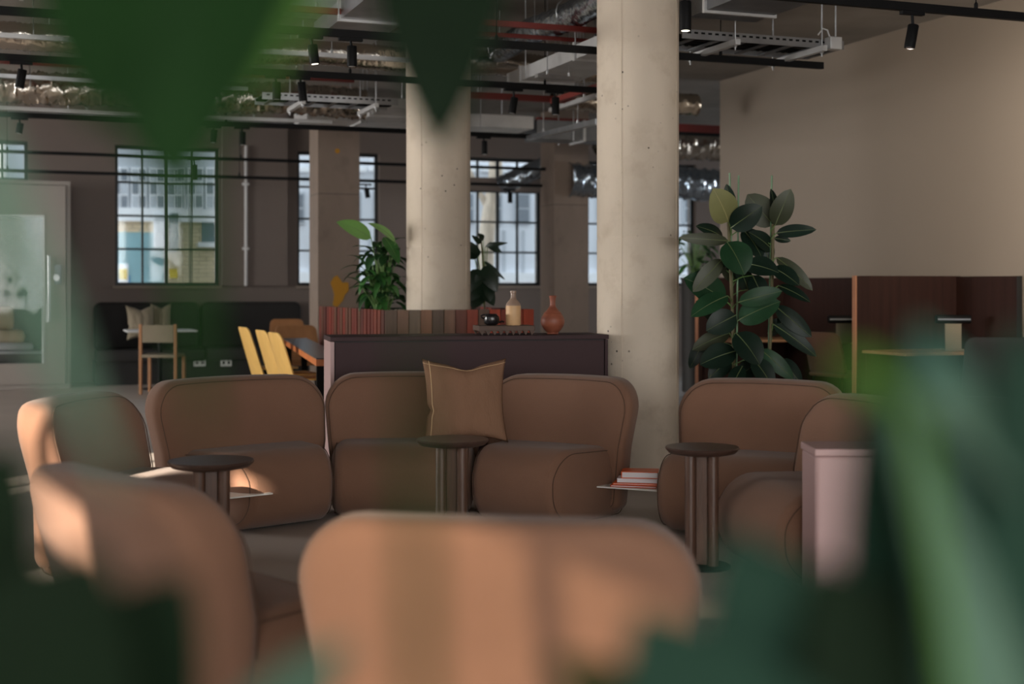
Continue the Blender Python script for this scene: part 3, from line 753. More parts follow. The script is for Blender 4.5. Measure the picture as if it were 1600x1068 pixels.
for (x0, y0, x1, y1) in ((1140, 270, 1149, 0), (1154, 274, 1150, 0), (1206, 274, 1199, 0)):
    a = P(x0, y0, RD+0.03); b = GZ(x1, RD+0.03, 0.42)
    MB().tube([a-o, b-o], 0.0065, 7).build('support_stake', 'stake', rp, True)
for (x0, y0, x1) in ((1138, 345, 1148), (1208, 350, 1198)):
    a = P(x0, y0, RD); b = GZ(x1, RD, 0.42)
    MB().tube([a-o, (a-o)*0.5+(b-o)*0.5+Vector((0.01, 0, 0)), b-o], 0.011, 8).build('stem', 'stem_brown', rp, True)
MB().lathe([(0.17, 0), (0.19, 0.02), (0.24, 0.42), (0.25, 0.45), (0.235, 0.45), (0.22, 0.40)], 40).build('pot', 'pot_dark', rp, True)
MB().lathe([(0.22, 0.39), (0.22, 0.415)], 32).build('soil', 'soil', rp)

# leafy plant left of the planter column
lp = thing('leafy_plant', 'bushy green lily-like plant growing in the planter left of the column', 'plant', GZ(596, 11.75, PH-0.05))
o = lp.location
for k in range(150):
    a = random.uniform(0, 2*math.pi); rr = random.uniform(0.04, 0.30); hh = random.uniform(0.15, 0.80)
    if k < 25: hh *= 0.6
    b0 = o+Vector((random.uniform(-0.05, 0.05), random.uniform(-0.05, 0.05), 0))
    Bp = b0+Vector((math.cos(a)*rr*0.45, math.sin(a)*rr*0.45, hh*0.75)); ln = random.uniform(0.18, 0.30)
    Tp = Bp+Vector((math.cos(a)*ln*0.8, math.sin(a)*ln*0.8, random.uniform(-0.16, 0.13)))
    x_ = Tp.x*CT-Tp.y*ST; d_ = Tp.x*ST+Tp.y*CT
    if math.hypot(Tp.x-c2.x, Tp.y-c2.y) < 0.33 or math.hypot(Bp.x-c2.x, Bp.y-c2.y) < 0.33: continue
    add_leaf(lp, Bp, Tp, random.uniform(0.05, 0.10), random.choice(['leaf_lily', 'leaf_lily_dark', 'leaf_lily_dark']), 'stem_green', b0, Vector((math.cos(a)*-0.2, math.sin(a)*-0.2, 1)), 0.14, 0.2, 0.8, rib=False, n=6)
add_leaf(lp, P(580, 372, 11.5), P(527, 345, 11.4), 0.17, 'leaf_lily_pale', 'stem_green', o+Vector((0, 0, 0.1)), W(0.1, -0.8, 0.6), 0.06, 0.1, 0.8)
add_leaf(lp, P(618, 378, 11.5), P(577, 346, 11.4), 0.11, 'leaf_lily_pale', 'stem_green', o+Vector((0.02, 0, 0.1)), W(0.3, -0.6, 0.8), 0.08, 0.1, 0.8)
add_leaf(lp, P(600, 370, 11.6), P(624, 410, 11.4), 0.12, 'leaf_lily', 'stem_green', o+Vector((0.02, 0, 0.1)), W(0.3, -0.8, 0.4), 0.08, 0.1, 0.8)
# darker plant right of the planter column
dp_ = thing('dark_plant', 'dark broad-leaved plant growing in the planter right of the column', 'plant', GZ(757, 12.1, PH-0.05))
o = dp_.location
for (bx, by, tx, ty, w) in [(742, 405, 735, 378, 22), (752, 380, 738, 368, 9), (758, 385, 792, 379, 8), (762, 380, 783, 394, 12), (755, 375, 748, 365, 10), (748, 420, 736, 455, 26),
                            (756, 415, 776, 455, 26), (757, 408, 788, 436, 8), (752, 450, 772, 476, 24), (745, 445, 732, 470, 28), (762, 440, 766, 470, 20), (746, 395, 731, 398, 14), (750, 460, 738, 482, 24), (758, 455, 744, 430, 22)]:
    add_leaf(dp_, P(bx, by, 12.1), P(tx, ty, 12.0), w/FP*12, 'leaf_dark', 'leaf_dark', o+Vector((0, 0, 0.05)), W(random.uniform(-.4, .4), -1, random.uniform(0, .6)), 0.08, 0.15, 0.8, rib=False)
MB().tube([(0, 0, 0), P(757, 430, 12.1)-o, P(752, 378, 12.1)-o], 0.008, 6).build('stem', 'stem_brown', dp_, True)
# small trailing plant in the gap right of the front column
tp2 = thing('trailing_plant', 'small bushy green plant on the window side, between the front column and the right wall', 'plant', GZ(1086, 16.6, 0))
o = tp2.location
MB().lathe([(0.16, 0), (0.17, 1.36), (0.19, 1.40), (0.16, 1.40)], 24).build('pot_stand', 'pot_dark', tp2, True)
for k in range(60):
    a = random.uniform(0, 2*math.pi); hh = random.uniform(1.42, 1.95); rr = random.uniform(0.05, 0.2)
    Bp = o+Vector((math.cos(a)*rr, math.sin(a)*rr, hh)); Tp = Bp+Vector((math.cos(a)*0.16, math.sin(a)*0.16, random.uniform(-0.12, 0.06)))
    add_leaf(tp2, Bp, Tp, 0.09, random.choice(['leaf_lily', 'leaf_lily_dark']), 'stem_green', o+Vector((0, 0, 1.4)), Vector((0, 0, 1)), 0.1, 0.15, 0.8, rib=False, n=5)
# ================================================================ booths along the right wall
BU = 6.88; BT = 1.385
def booth(V0, u_end, back_v0, label):
    t = thing('work_booth', label, 'booth', (BU, V0, 0), 0, 'wood-panelled booths along the right wall')
    L = UR-BU-0.01
    MB().box(0.012, L, 0, 0.045, 0, BT).build('partition', 'booth_wood', t)
    MB().box(0, 0.012, -0.003, 0.048, 0, BT+0.002).build('edge_strip', 'booth_edge', t)
    MB().box(L-0.045, L, back_v0-V0, -0.002, 0, BT-0.004).build('wall_panel', 'booth_wood', t)
    MB().box(L-0.046, L+0.001, back_v0-V0-0.012, back_v0-V0, 0, BT-0.004).build('end_cap', 'plinth', t)
    return t
booth(9.85, UR, 9.08, 'nearest dark wood booth partition against the taupe wall, with a desk lamp')
booth(12.70, UR, 9.92, 'farther dark wood booth behind the rubber plant')
for V0, lab in ((9.85, 'wooden desk top with a pale edge inside the nearest booth'), (12.70, 'wooden desk top inside the booth behind the rubber plant')):
    t = thing('booth_desk', lab, 'desk', (BU+0.06, V0-0.62, 0), 0, 'desks in the booths')
    MB().bbox(0, 0.98, 0, 0.61, 0.715, 0.74, 0.003).build('desk_top', 'desk', t)
    MB().bbox(0.0, 0.98, 0.55, 0.60, 0.0, 0.714, 0.003).build('modesty_panel', 'booth_wood', t)
def booth_lamp(px, py, d, label):
    p = P(px, py, d); t = thing('desk_lamp', label, 'lamp', (p.x, p.y, 0.741), FZ(0), 'desk lamps in the booths')
    h = CH-(498-HY)/FP*d-0.741
    MB().bbox(-0.07, 0.07, -0.012, 0.012, 0, h, 0.004).build('post', 'beige_grey', t)
    MB().bbox(-0.09, 0.09, -0.07, 0.07, 0, 0.012, 0.005).build('base', 'beige_grey', t)
    MB().puff(rounded([(-0.035, h-0.04), (0.035, h-0.04), (0.035, h+0.035), (-0.035, h+0.035)], [0.025]*4, 4), -0.15, 0.15, 0.01, 0, 2, lambda a, b, c: (c, a, b)).build('lamp_head', 'black', t, True)
    MB().box(-0.14, 0.14, 0.030, 0.038, h-0.01, h+0.004).build('light_slot', 'galv_dark', t)
booth_lamp(1489, 498, 11.55, 'dark bar-shaped desk lamp on a pale post in the nearest booth')
booth_lamp(1318, 494, 12.9, 'dark desk lamp half hidden behind the booth edge strip')
def shell_chair(px, d, a, label, m, w=0.46, top=0.86, leg='black'):
    t = thing('shell_chair', label, 'chair', GZ(px, d, 0), FZ(a))
    bo = rounded([(-w/2, 0.47), (w/2, 0.47), (w/2*0.95, top), (-w/2*0.95, top)], [0.03, 0.03, 0.07, 0.07], 6)
    MB().puff(bo, -0.018, 0.018, 0.012, 0, 2, lambda x, z, y: (x, y-0.22-0.10*(z-0.47)/0.4+0.05*(x/(w/2))**2, z)).build('backrest', m, t, True)
    so_ = rounded([(-w/2, -0.22), (w/2, -0.22), (w/2*0.95, 0.22), (-w/2*0.95, 0.22)], [0.05]*4, 5)
    MB().puff(so_, 0.435, 0.47, 0.012, 0, 2, lambda x, y, z: (x, y, z)).build('seat', m, t, True)
    for sx in (-1, 1):
        for sy in (-1, 1):
            MB().tube([(sx*(w/2-0.04), sy*0.17, 0.437), (sx*(w/2-0.01), sy*0.21, 0)], 0.012, 8).build('leg', leg, t, True)
    return t
shell_chair(1560, 10.2, 170, 'dark chair in front of the nearest booth, back towards the camera', 'black_chair', 0.60, 0.92)
shell_chair(1316, 12.9, 120, 'brown upholstered chair half hidden behind the booth edge strip', 'fabric', 0.5, 0.86)
# ---------------------------------------------------------------- yellow chairs and table
def ply_chair(x, d, a, label, m, top=0.88, grp=None, w=0.42):
    t = thing('plywood_chair', label, 'chair', W(x, d, 0), FZ(a), grp)
    bo = rounded([(-w/2, 0.36), (w/2, 0.36), (w/2*0.86, top), (-w/2*0.86, top)], [0.03, 0.03, 0.07, 0.07], 6)
    MB().puff(bo, -0.008, 0.008, 0.004, 0, 2, lambda x_, z, y: (x_, y-0.20-0.15*(z-0.36)/0.5+0.025*(x_/(w/2))**2, z)).build('backrest', m, t, True)
    so_ = rounded([(-w/2, -0.19), (w/2, -0.19), (w/2*0.95, 0.2), (-w/2*0.95, 0.2)], [0.05]*4, 5)
    MB().puff(so_, 0.44, 0.458, 0.005, 0, 2, lambda x_, y, z: (x_, y, z)).build('seat', m, t, True)
    for sx in (-1, 1):
        for sy in (-1, 1):
            MB().tube([(sx*(w/2-0.05), sy*0.15, 0.442), (sx*(w/2-0.01), sy*0.19, 0)], 0.013, 8).build('leg', 'black', t, True)
    return t
yc = 'yellow plywood chairs along the table'
ply_chair(-2.47, 14.0, 118, 'farthest and leftmost of the three yellow chairs', 'yellow_ply', 0.875, yc)
ply_chair(-2.11, 13.05, 118, 'middle of the three yellow plywood chairs', 'yellow_ply', 0.875, yc)
ply_chair(-1.87, 12.4, 118, 'nearest and rightmost of the three yellow plywood chairs', 'yellow_ply', 0.875, yc)
tb = thing('long_table', 'long grey-topped table with orange wood edge behind the yellow chairs', 'table', W(-1.99, 12.4, 0))
e = W(0.235, -1.0).normalized(); tb.rotation_euler = (0, 0, math.atan2(-e.x, e.y))     # local y runs towards the camera
MB().bbox(-0.25, -0.0, -1.9, 2.1, 0.732, 0.742, 0.002).build('table_top', 'table_top', tb)
MB().bbox(-0.25, 0.0, -1.9, 2.1, 0.68, 0.731, 0.003).build('wood_edge', 'orange_wood', tb)
for x in (-0.21, -0.05):
    for y in (-1.8, 1.9): MB().box(x-0.03, x+0.03, y-0.03, y+0.03, 0, 0.68).build('leg', 'black', tb)
# far chairs facing us across the table
ply_chair(-2.45, 15.6, 20, 'tan chair at the far end of the long table, facing the camera', 'tan_ply', 0.83, None, 0.56)
ply_chair(-2.75, 16.6, 15, 'brown chair against the dark banquette, just behind another tan chair', 'tan_ply', 0.88, None, 0.48)
# ---------------------------------------------------------------- banquette on the back wall
ub0, ub1 = PV(150, HY, 18.1).x, PV(487, HY, 18.1).x
bq = thing('banquette', 'long dark upholstered banquette under the back windows', 'bench', (ub0, 18.05, 0))
n_ = 2; Lb = (ub1-ub0)/n_
for k in range(n_):
    MB().puff(rounded([(k*Lb+0.01, 0.45), ((k+1)*Lb-0.01, 0.45), ((k+1)*Lb-0.01, 1.075), (k*Lb+0.01, 1.075)], [0.04, 0.04, 0.1, 0.1], 5), 0.66, 0.86, 0.05, 0.01, 3).build('back_cushion', 'black_soft', bq, True)
    MB().bbox(k*Lb+0.01, (k+1)*Lb-0.01, 0.12, 0.66, 0.30, 0.46, 0.03, 'x').build('seat_cushion', 'black_soft', bq, True)
MB().box(0, n_*Lb, 0.18, 0.88, 0, 0.30).build('bench_base', 'plinth', bq)
def sq_cushion(px0, px1, py0, py1, d, label, a=0):
    return cushion('throw_cushion', label, px0, px1, py0, py1, d, 14, a, 'beige_grey', 0.09)
sq_cushion(199, 243, 477, 531, 17.55, 'beige cushion on the dark banquette, left one of the pair behind the small table', 25)
sq_cushion(236, 268, 474, 528, 17.75, 'beige cushion on the dark banquette, right one of the pair behind the small table', 15)
def cafe_table(px, d, w, label):
    t = thing('cafe_table', label, 'table', GZ(px, d, 0), 0)
    MB().bbox(-w/2, w/2, -0.32, 0.32, 0.725, 0.745, 0.004).build('table_top', 'white_paint', t)
    MB().tube([(0, 0, 0.02), (0, 0, 0.725)], 0.03, 12).build('pedestal', 'black', t, True)
    MB().lathe([(0.22, 0), (0.22, 0.012), (0.05, 0.025)], 24).build('foot', 'black', t, True)
t_ = cafe_table(250, 16.9, 0.84, 'small white-topped table in front of the beige cushions')
def wood_chair(px, d, a, label):
    t = thing('wooden_chair', label, 'chair', GZ(px, d, 0), FZ(a))
    for sx in (-1, 1):
        MB().bbox(sx*0.21-0.018, sx*0.21+0.018, -0.22, -0.18, 0, 0.84, 0.004).build('rear_leg', 'tan_ply', t)
        MB().bbox(sx*0.21-0.018, sx*0.21+0.018, 0.18, 0.22, 0, 0.44, 0.004).build('front_leg', 'tan_ply', t)
    MB().bbox(-0.19, 0.19, -0.215, -0.185, 0.62, 0.83, 0.006).build('back_panel', 'beige_grey', t)
    MB().bbox(-0.22, 0.22, -0.22, 0.22, 0.441, 0.475, 0.006).build('seat', 'beige_grey', t)
wood_chair(254, 16.25, 180, 'pale wooden chair at the small table, back towards the camera')
# sockets on a floor box panel under the far end of the banquette
for px, lab in ((312, 'left white double socket low on the dark banquette base'), (353, 'right white double socket low on the dark banquette base')):
    p = PV(px, 566, 18.22); t = thing('wall_socket', lab, 'socket', (p.x, 18.229, p.z-0.05), 0, 'sockets on the banquette base')
    MB().bbox(-0.075, 0.075, -0.012, 0, 0, 0.1, 0.004).build('face_plate', 'socket', t)
    for s in (-0.035, 0.035): MB().box(s-0.016, s+0.016, -0.014, -0.0121, 0.03, 0.065).build('outlet', 'black', t)
# ---------------------------------------------------------------- glazed pod at the far left
VPd = PV(50, HY, 1).y and 18.0
u1_ = PV(110, HY, VPd).x; u0_ = PV(-90, HY, VPd).x
PZ = CH+(HY-284)/FP*17.2
pod = thing('glazed_pod', 'grey phone-booth pod with a glass door at the far left', 'booth', ((u0_+u1_)/2, VPd, 0))
hw = (u1_-u0_)/2
pd_ = pod.location
def up_(px): return PV(px, HY, VPd).x-pd_.x
def zp(py): return CH-(py-HY)/FP*17.1
MB().box(-hw, hw, 0.85, 0.9, 0, PZ).build('back_panel', 'pod_in', pod)
MB().box(hw-0.05, hw, 0.0, 0.85, 0, PZ).box(-hw, -hw+0.05, 0, 0.85, 0, PZ).build('side_panels', 'pod', pod)
MB().box(-hw+0.05, hw-0.05, 0, 0.85, PZ-0.05, PZ).build('roof', 'pod', pod)
MB().box(-hw+0.05, hw-0.05, 0, 0.85, 0, 0.06).build('pod_floor', 'pod', pod)
dr = MB(); x1 = up_(68)
dr.box(x1, hw-0.06, -0.03, 0.02, 0.06, PZ-0.06).box(-hw+0.06, x1, -0.03, 0.02, zp(338), PZ-0.06).box(-hw+0.06, x1, -0.03, 0.02, 0.06, zp(566))
dr_o = dr.build('door_frame', 'pod', pod)
MB().box(up_(66), up_(69), -0.04, -0.03, zp(566), zp(338)).box(-hw+0.06, up_(69), -0.04, -0.03, zp(340), zp(337)).build('glazing_bead', 'galv_light', dr_o)
MB().box(-hw+0.06, x1, -0.008, 0.0, zp(566), zp(338)).build('pane', 'glass', dr_o)
MB().tube([(up_(75), -0.075, zp(502)), (up_(75), -0.075, zp(400))], 0.02, 10).build('door_handle', 'galv', dr_o, True)
MB().box(up_(84), up_(95), -0.06, -0.03, zp(444), zp(414)).build('lock_case', 'galv_dark', dr_o)
MB().lathe([(0.04, 0), (0.04, 0.03)], 16).build('lock_cylinder', 'galv', dr_o, True, (up_(87), -0.06, zp(434))).rotation_euler = (R(90), 0, 0)
shz = zp(548)
sh = MB().box(-hw+0.06, x1, 0.1, 0.8, shz-0.03, shz).build('bench_shelf', 'white_paint', pod)
MB().box(-hw+0.06, x1, 0.1, 0.8, 0.06, shz-0.031).build('bench_front', 'pod_in', pod)
def pod_roll(px0, px1, z0, h, y, label, m='beige'):  # soft goods added behind the glass in place of the sofas it reflects
    a, b = up_(px0)+pd_.x, up_(px1)+pd_.x
    t = MB().puff(rounded([(-0.16, 0), (0.16, 0), (0.16, h), (-0.16, h)], [h*0.45]*4, 6), -(b-a)/2, (b-a)/2, 0.05, 0.01, 3, lambda p_, q_, r_: (r_, p_, q_)).build('reflection_cushion', m, None, True, ((a+b)/2, pd_.y+y, z0))
    tag(t, label, 'cushion')
pod_roll(-45, 54, shz+0.001, 0.10, 0.42, 'white folded blanket added behind the pod glass, under the stand-in cushions', 'white_paint')
pod_roll(-50, 40, shz+0.103, 0.16, 0.42, 'beige rolled cushion added in the pod for the sofa reflection, lower of the two', 'beige')
pod_roll(-50, 22, shz+0.265, 0.30, 0.42, 'large beige cushion added in the pod for the sofa reflection, on top of the pile', 'beige')
# low pink-sided cabinet at right, in front of the hidden sofa module
pk = thing('low_cabinet', 'low cabinet with a pale pink side rising behind the blurred leaves at right', 'cabinet', GZ(1274, 5.35, 0))
pk.rotation_euler = (0, 0, -TH)
PHt = CH-(701-HY)/FP*5.35
MB().puff(rounded([(0, 0), (0.9, 0), (0.9, 0.26), (0, 0.26)], [0.02, 0.02, 0.02, 0.02], 4), 0.05, PHt-0.03, 0.01, 0, 2, lambda a, b, c: (a, b, c)).build('carcass', 'pink_panel', pk)
MB().bbox(-0.003, 0.903, -0.003, 0.263, PHt-0.0295, PHt, 0.006).build('top_panel', 'pink_panel', pk)
MB().box(0.03, 0.87, 0.03, 0.23, 0, 0.05).build('plinth', 'plinth', pk)
# ================================================================ ceiling services
def foil_duct(name, label, a, b, rad, m='foil', ring=0.04, crump=0.05, grp=None, mid=None):
    a, b = Vector(a), Vector(b); L = (b-a).length; n = int(L/ring*2); 
    t = thing(name, label, 'duct', (a+b)/2-Vector((0, 0, rad)), 0, grp)
    o = t.location; dirv = (b-a)/L; ref = Vector((0, 0, 1)); sd = dirv.cross(ref).normalized(); upv = sd.cross(dirv)
    vs = []; fs = []; K = 26
    ph = [random.uniform(0, 6.28) for _ in range(6)]
    for i in range(n+1):
        c = a+dirv*(L*i/n)
        sag = -0.03*abs(math.sin(L*i/n*math.pi/1.6))
        for k in range(K):
            th = 2*math.pi*k/K
            r = rad*(1+(0.04 if i % 2 else -0.01)+crump*(math.sin(3*th+ph[0]+i*0.7)*0.5+math.sin(5*th+ph[1]-i*0.43)*0.4+random.uniform(-1.1, 1.1)))
            vs.append(c+(sd*math.cos(th)+upv*math.sin(th))*r+upv*sag-o)
    for i in range(n):
        for k in range(K):
            m2 = (k+1) % K; fs.append((i*K+k, i*K+m2, (i+1)*K+m2, (i+1)*K+k))
    MB().add(vs, fs).build('foil_sleeve', m, t, True, sharp=60)
    s = 0.8
    while s < L:                                   # strap hangers up to the slab
        c = a+dirv*s-o
        MB().tube([c+(sd*math.cos(th*0.5236)+upv*math.sin(th*0.5236))*(rad*1.09) for th in range(12)], 0.006, 4, closed=True).build('strap', 'galv', t, True)
        MB().tube([c+upv*rad, Vector((c.x, c.y, CZ-o.z))], 0.005, 6).build('hanger_rod', 'galv', t)
        s += 1.6
    return t
G1 = 'foil-wrapped ceiling ducts'
foil_duct('foil_duct', 'crinkled foil duct running straight away from the camera above the mauve cabinet', (4.11, 8.86, 3.43), (4.11, 11.3, 3.43), 0.105, 'foil_blue', grp=G1, crump=0.035)
foil_duct('foil_duct', 'fat crumpled foil duct across the room above the square pillar', (-7.0, 13.3, 3.17), (3.4, 13.3, 3.17), 0.145, 'foil', crump=0.09, grp=G1)
foil_duct('foil_duct', 'ribbed foil duct crossing the room higher up, nearer the camera', (-7.0, 11.5, 3.33), (5.6, 11.5, 3.33), 0.11, 'foil', crump=0.03, grp=G1)
foil_duct('foil_duct', 'short foil duct hanging in the gap between the front column and the right wall', (5.6, 13.6, 3.36), (7.35, 13.6, 3.36), 0.12, 'foil', crump=0.05, grp=G1)
foil_duct('foil_duct', 'wide pale foil duct low in front of the far right windows', (7.3, 17.2, 2.78), (12, 17.2, 2.78), 0.22, 'foil_blue', crump=0.07, grp=G1)
foil_duct('foil_duct', 'dark foil duct above the wide pale one near the far right windows', (7.3, 16.2, 3.22), (12, 16.2, 3.22), 0.2, 'foil', crump=0.06, grp=G1)
foil_duct('foil_duct', 'drooping foil duct in front of the upper window between the columns', PV(782, 290, 18.3), PV(866, 248, 17.9), 0.13, 'foil_blue', crump=0.06, grp=G1)
def rect_duct(label, u0, u1, v0, v1, z0, h, m='galv', along='v', name='metal_duct'):
    t = thing(name, label, 'duct', ((u0+u1)/2, (v0+v1)/2, z0), 0, 'sheet-metal ceiling ducts')
    hu, hv = (u1-u0)/2, (v1-v0)/2
    MB().box(-hu, hu, -hv, hv, 0, h).build('duct_body', m, t)
    L = 2*hv if along == 'v' else 2*hu; s = 0.6
    while s < L:
        if along == 'v': MB().box(-hu-0.02, hu+0.02, -hv+s-0.015, -hv+s+0.015, -0.018, h+0.018).build('flange', 'galv_light', t)
        else: MB().box(-hu+s-0.015, -hu+s+0.015, -hv-0.02, hv+0.02, -0.018, h+0.018).build('flange', 'galv_light', t)
        s += 1.2
    for s in (0.25, 0.75):
        for e_ in (-1, 1):
            x, y = (e_*(hu+0.03), -hv+2*hv*s) if along == 'v' else (-hu+2*hu*s, e_*(hv+0.03))
            MB().tube([(x, y, -0.02), (x, y, CZ-z0)], 0.005, 6).build('hanger_rod', 'galv', t)
    return t
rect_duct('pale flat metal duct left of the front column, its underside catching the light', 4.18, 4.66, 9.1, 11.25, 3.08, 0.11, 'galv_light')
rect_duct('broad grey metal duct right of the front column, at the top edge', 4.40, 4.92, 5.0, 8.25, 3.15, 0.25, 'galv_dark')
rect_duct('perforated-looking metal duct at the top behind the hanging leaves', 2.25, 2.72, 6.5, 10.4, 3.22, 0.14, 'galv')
rect_duct('long flat metal duct beside the fat foil duct', 1.2, 1.62, 11.75, 12.95, 3.12, 0.10, 'galv_light')
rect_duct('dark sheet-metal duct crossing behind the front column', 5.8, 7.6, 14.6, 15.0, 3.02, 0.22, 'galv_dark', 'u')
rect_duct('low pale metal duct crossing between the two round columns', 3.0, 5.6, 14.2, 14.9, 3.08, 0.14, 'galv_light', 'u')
# cable tray right of the front column
def cable_tray(label, u0, u1, v0, v1, z):
    t = thing('cable_tray', label, 'cable tray', ((u0+u1)/2, (v0+v1)/2, z), 0, 'perforated cable trays')
    hu, hv = (u1-u0)/2, (v1-v0)/2
    for s in (-1, 1):
        MB().box(-hu, hu, s*hv-0.004, s*hv+0.004, 0, 0.065).build('side_rail', 'galv', t)
        slots = MB(); x = -hu+0.04
        while x < hu-0.05:
            slots.box(x, x+0.03, s*hv-0.0052, s*hv+0.0052, 0.036, 0.05); x += 0.055
        q = slots.build('rail_slots', 'black', t); q['kind'] = 'stuff'
    x = -hu+0.1
    while x < hu:
        MB().box(x-0.02, x+0.02, -hv+0.004, hv-0.004, 0.002, 0.012).build('rung', 'galv_dark', t); x += 0.2
    for x in (-hu*0.45, hu*0.62):
        MB().box(x-0.02, x+0.02, -hv-0.14, hv+0.14, -0.045, -0.005).build('strut', 'galv_light', t)
        for y in (-hv-0.1, hv+0.1):
            MB().tube([(x, y, -0.08), (x, y, CZ-z)], 0.006, 6).build('hanger_rod', 'galv', t)
            MB().lathe([(0.014, -0.06), (0.014, -0.045)], 6, (x, y, 0)).build('nut', 'galv', t)
    cb = MB()
    for k in range(4):
        y = -hv*0.6+k*hv*0.4; cb.tube([(-hu+i*(2*hu)/8, y+random.uniform(-.02, .02), 0.03+random.uniform(0, 0.01)) for i in range(9)], 0.012, 6)
    cb.build('cables', 'black', t, True)
cable_tray('perforated cable tray with hanging rods right of the front column', 4.42, 5.75, 8.38, 8.84, 3.03)
cable_tray('perforated cable tray crossing between the two round columns', 2.2, 3.5, 12.4, 12.8, 3.02)
jb = thing('junction_box', 'small grey junction box with cables at the end of the cable tray', 'box', P(1302, 78, 9.75), 0)
MB().bbox(-0.05, 0.05, -0.04, 0.04, 0, 0.09, 0.006).build('box', 'galv_light', jb)
MB().tube([(-0.03, 0, 0.09), (-0.05, 0, 0.14), (-0.09, 0, 0.15), (-0.13, 0, 0.10)], 0.006, 6).build('cable', 'white_paint', jb, True)
MB().tube([(0.02, 0, 0.09), (0.02, 0, CZ-jb.location.z)], 0.006, 6).build('hanger_rod', 'galv', jb)
# red steel rails and pipes
def bar(name, label, cat, a, b, w, h, m, grp=None, rods=2, rod_m='galv', rod_name='hanger_rod'):
    a, b = Vector(a), Vector(b); t = thing(name, label, cat, (a+b)/2, 0, grp); o = t.location
    L = (b-a).length; dv = (b-a)/L; sd = dv.cross(Vector((0, 0, 1))).normalized()
    vs = []
    for p in (a, b):
        for s, zz in ((-1, 0), (1, 0), (1, 1), (-1, 1)): vs.append(p+sd*(s*w/2)+Vector((0, 0, zz*h))-o)
    MB().add(vs, [(0, 1, 2, 3), (7, 6, 5, 4), (0, 4, 5, 1), (1, 5, 6, 2), (2, 6, 7, 3), (3, 7, 4, 0)]).build('rail', m, t)
    for k in range(rods):
        p = a+dv*(L*(k+0.5)/rods)-o
        MB().tube([p+Vector((0, 0, h)), Vector((p.x, p.y, CZ-o.z))], 0.004, 5).build(rod_name, rod_m, t)
        MB().lathe([(0.012, h), (0.012, h+0.03), (0.005, h+0.04)], 8, p).build('rod_fixing', rod_m, t)
    return t
bar('red_rail', 'dark red steel rail across the top, left of the front column', 'rail', (0.5, 9.5, 3.25), (4.7, 9.5, 3.25), 0.04, 0.042, 'red_steel', 'red steel rails', 4)
bar('red_rail', 'second red steel rail just behind the first one', 'rail', (2.6, 9.9, 3.25), (4.7, 9.9, 3.25), 0.035, 0.03, 'red_steel', 'red steel rails', 4)
bar('red_rail', 'red steel rail between the columns behind the lower light track', 'rail', (4.0, 12.1, 3.08), (5.2, 12.1, 3.08), 0.06, 0.06, 'red_steel', 'red steel rails', 3)
bar('red_rail', 'slanting red pipe meeting the red rail beside the front column', 'pipe', (4.95, 9.9, 3.05), (4.95, 12.05, 3.06), 0.05, 0.05, 'red_steel', 'red steel rails', 2)
bar('red_rail', 'red steel rail above the square pillar, seen past the hanging leaf', 'rail', (-0.2, 12.95, 3.30), (3.2, 12.95, 3.30), 0.06, 0.07, 'red_steel', 'red steel rails', 3)
bar('red_rail', 'dark red rail in the gap between the front column and the right wall', 'rail', (6.2, 15.6, 3.28), (12, 15.6, 3.28), 0.08, 0.12, 'red_steel', 'red steel rails', 3)
bar('conduit', 'pale straight conduit slanting down between the two round columns', 'pipe', P(826, 219, 15.0), P(934, 194, 12.2), 0.05, 0.05, 'galv', None, 2)
bar('conduit', 'thin pale conduit below the light track beside the front column', 'pipe', P(860, 175, 14.0), P(934, 152, 11.8), 0.04, 0.04, 'galv_light', None, 2)
bar('conduit', 'thin metal conduit strip under the pale flat duct', 'pipe', P(838, 121, 10.8), P(906, 127, 11.0), 0.05, 0.03, 'galv', None, 2)
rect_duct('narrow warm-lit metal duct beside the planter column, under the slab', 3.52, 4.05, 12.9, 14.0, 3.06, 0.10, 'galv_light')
rect_duct('long flat metal duct crossing high behind the ribbed foil duct', -6.5, 2.9, 10.2, 10.55, 3.42, 0.12, 'galv', 'u')
for (v_, z_, u0_p, u1_p, m_, lab_) in ((10.9, 3.18, -5.5, 3.4, 'galv_light', 'thin pale conduit crossing left of the planter column, below the ribbed duct'),
                                      (12.6, 3.12, -5.5, 2.1, 'galv', 'thin metal conduit in front of the fat crumpled duct'),
                                      (13.9, 3.0, -5.0, 3.2, 'galv_light', 'low pale conduit just behind the fat crumpled duct'),
                                      (15.2, 3.12, 0.0, 6.2, 'galv', 'metal conduit high in front of the back wall')):
    bar('conduit', lab_, 'pipe', (u0_p, v_, z_), (u1_p, v_, z_), 0.035, 0.035, m_, None, 5)
# lighting tracks
TG = 'black suspended lighting tracks'
def track(label, V, z, u0, u1, rods=4, w=0.036, h=0.05):
    return bar('lighting_track', label, 'light track', (u0, V, z), (u1, V, z), w, h, 'black', TG, rods, 'black', 'suspension_rod')
def track_through(px, py, z):
    d = (z-CH)*FP/(HY-py); return W((px-800)/FP*d, d, z)
q = track_through(1450, 20, 2.95); T1 = q
track('black lighting track at the top right, nearest the camera', q.y, 2.95, 2.2, 9.2 if False else 7.6, 4)
q = track_through(1000, 89, 2.95); T2 = q
track('black lighting track whose end stops in front of the taupe wall', q.y, 2.95, -3.0, track_through(1285, 108, 2.95).x, 5)
q = track_through(850, 141, 2.95); T3 = q
track('black lighting track with two spotlights between the round columns', q.y, 2.95, -5.0, 5.1, 6)
q = track_through(500, 203, 2.95); T4 = q
track('black lighting track crossing in front of the square pillar', q.y, 2.95, -6.0, 5.6, 5)
q = PV(400, 252, 17.3); T5 = q
track('upper of the two thin black rails crossing the back windows', 17.3, q.z, -7, 7.0, 5, 0.03, 0.04)
q = PV(400, 280, 17.42)
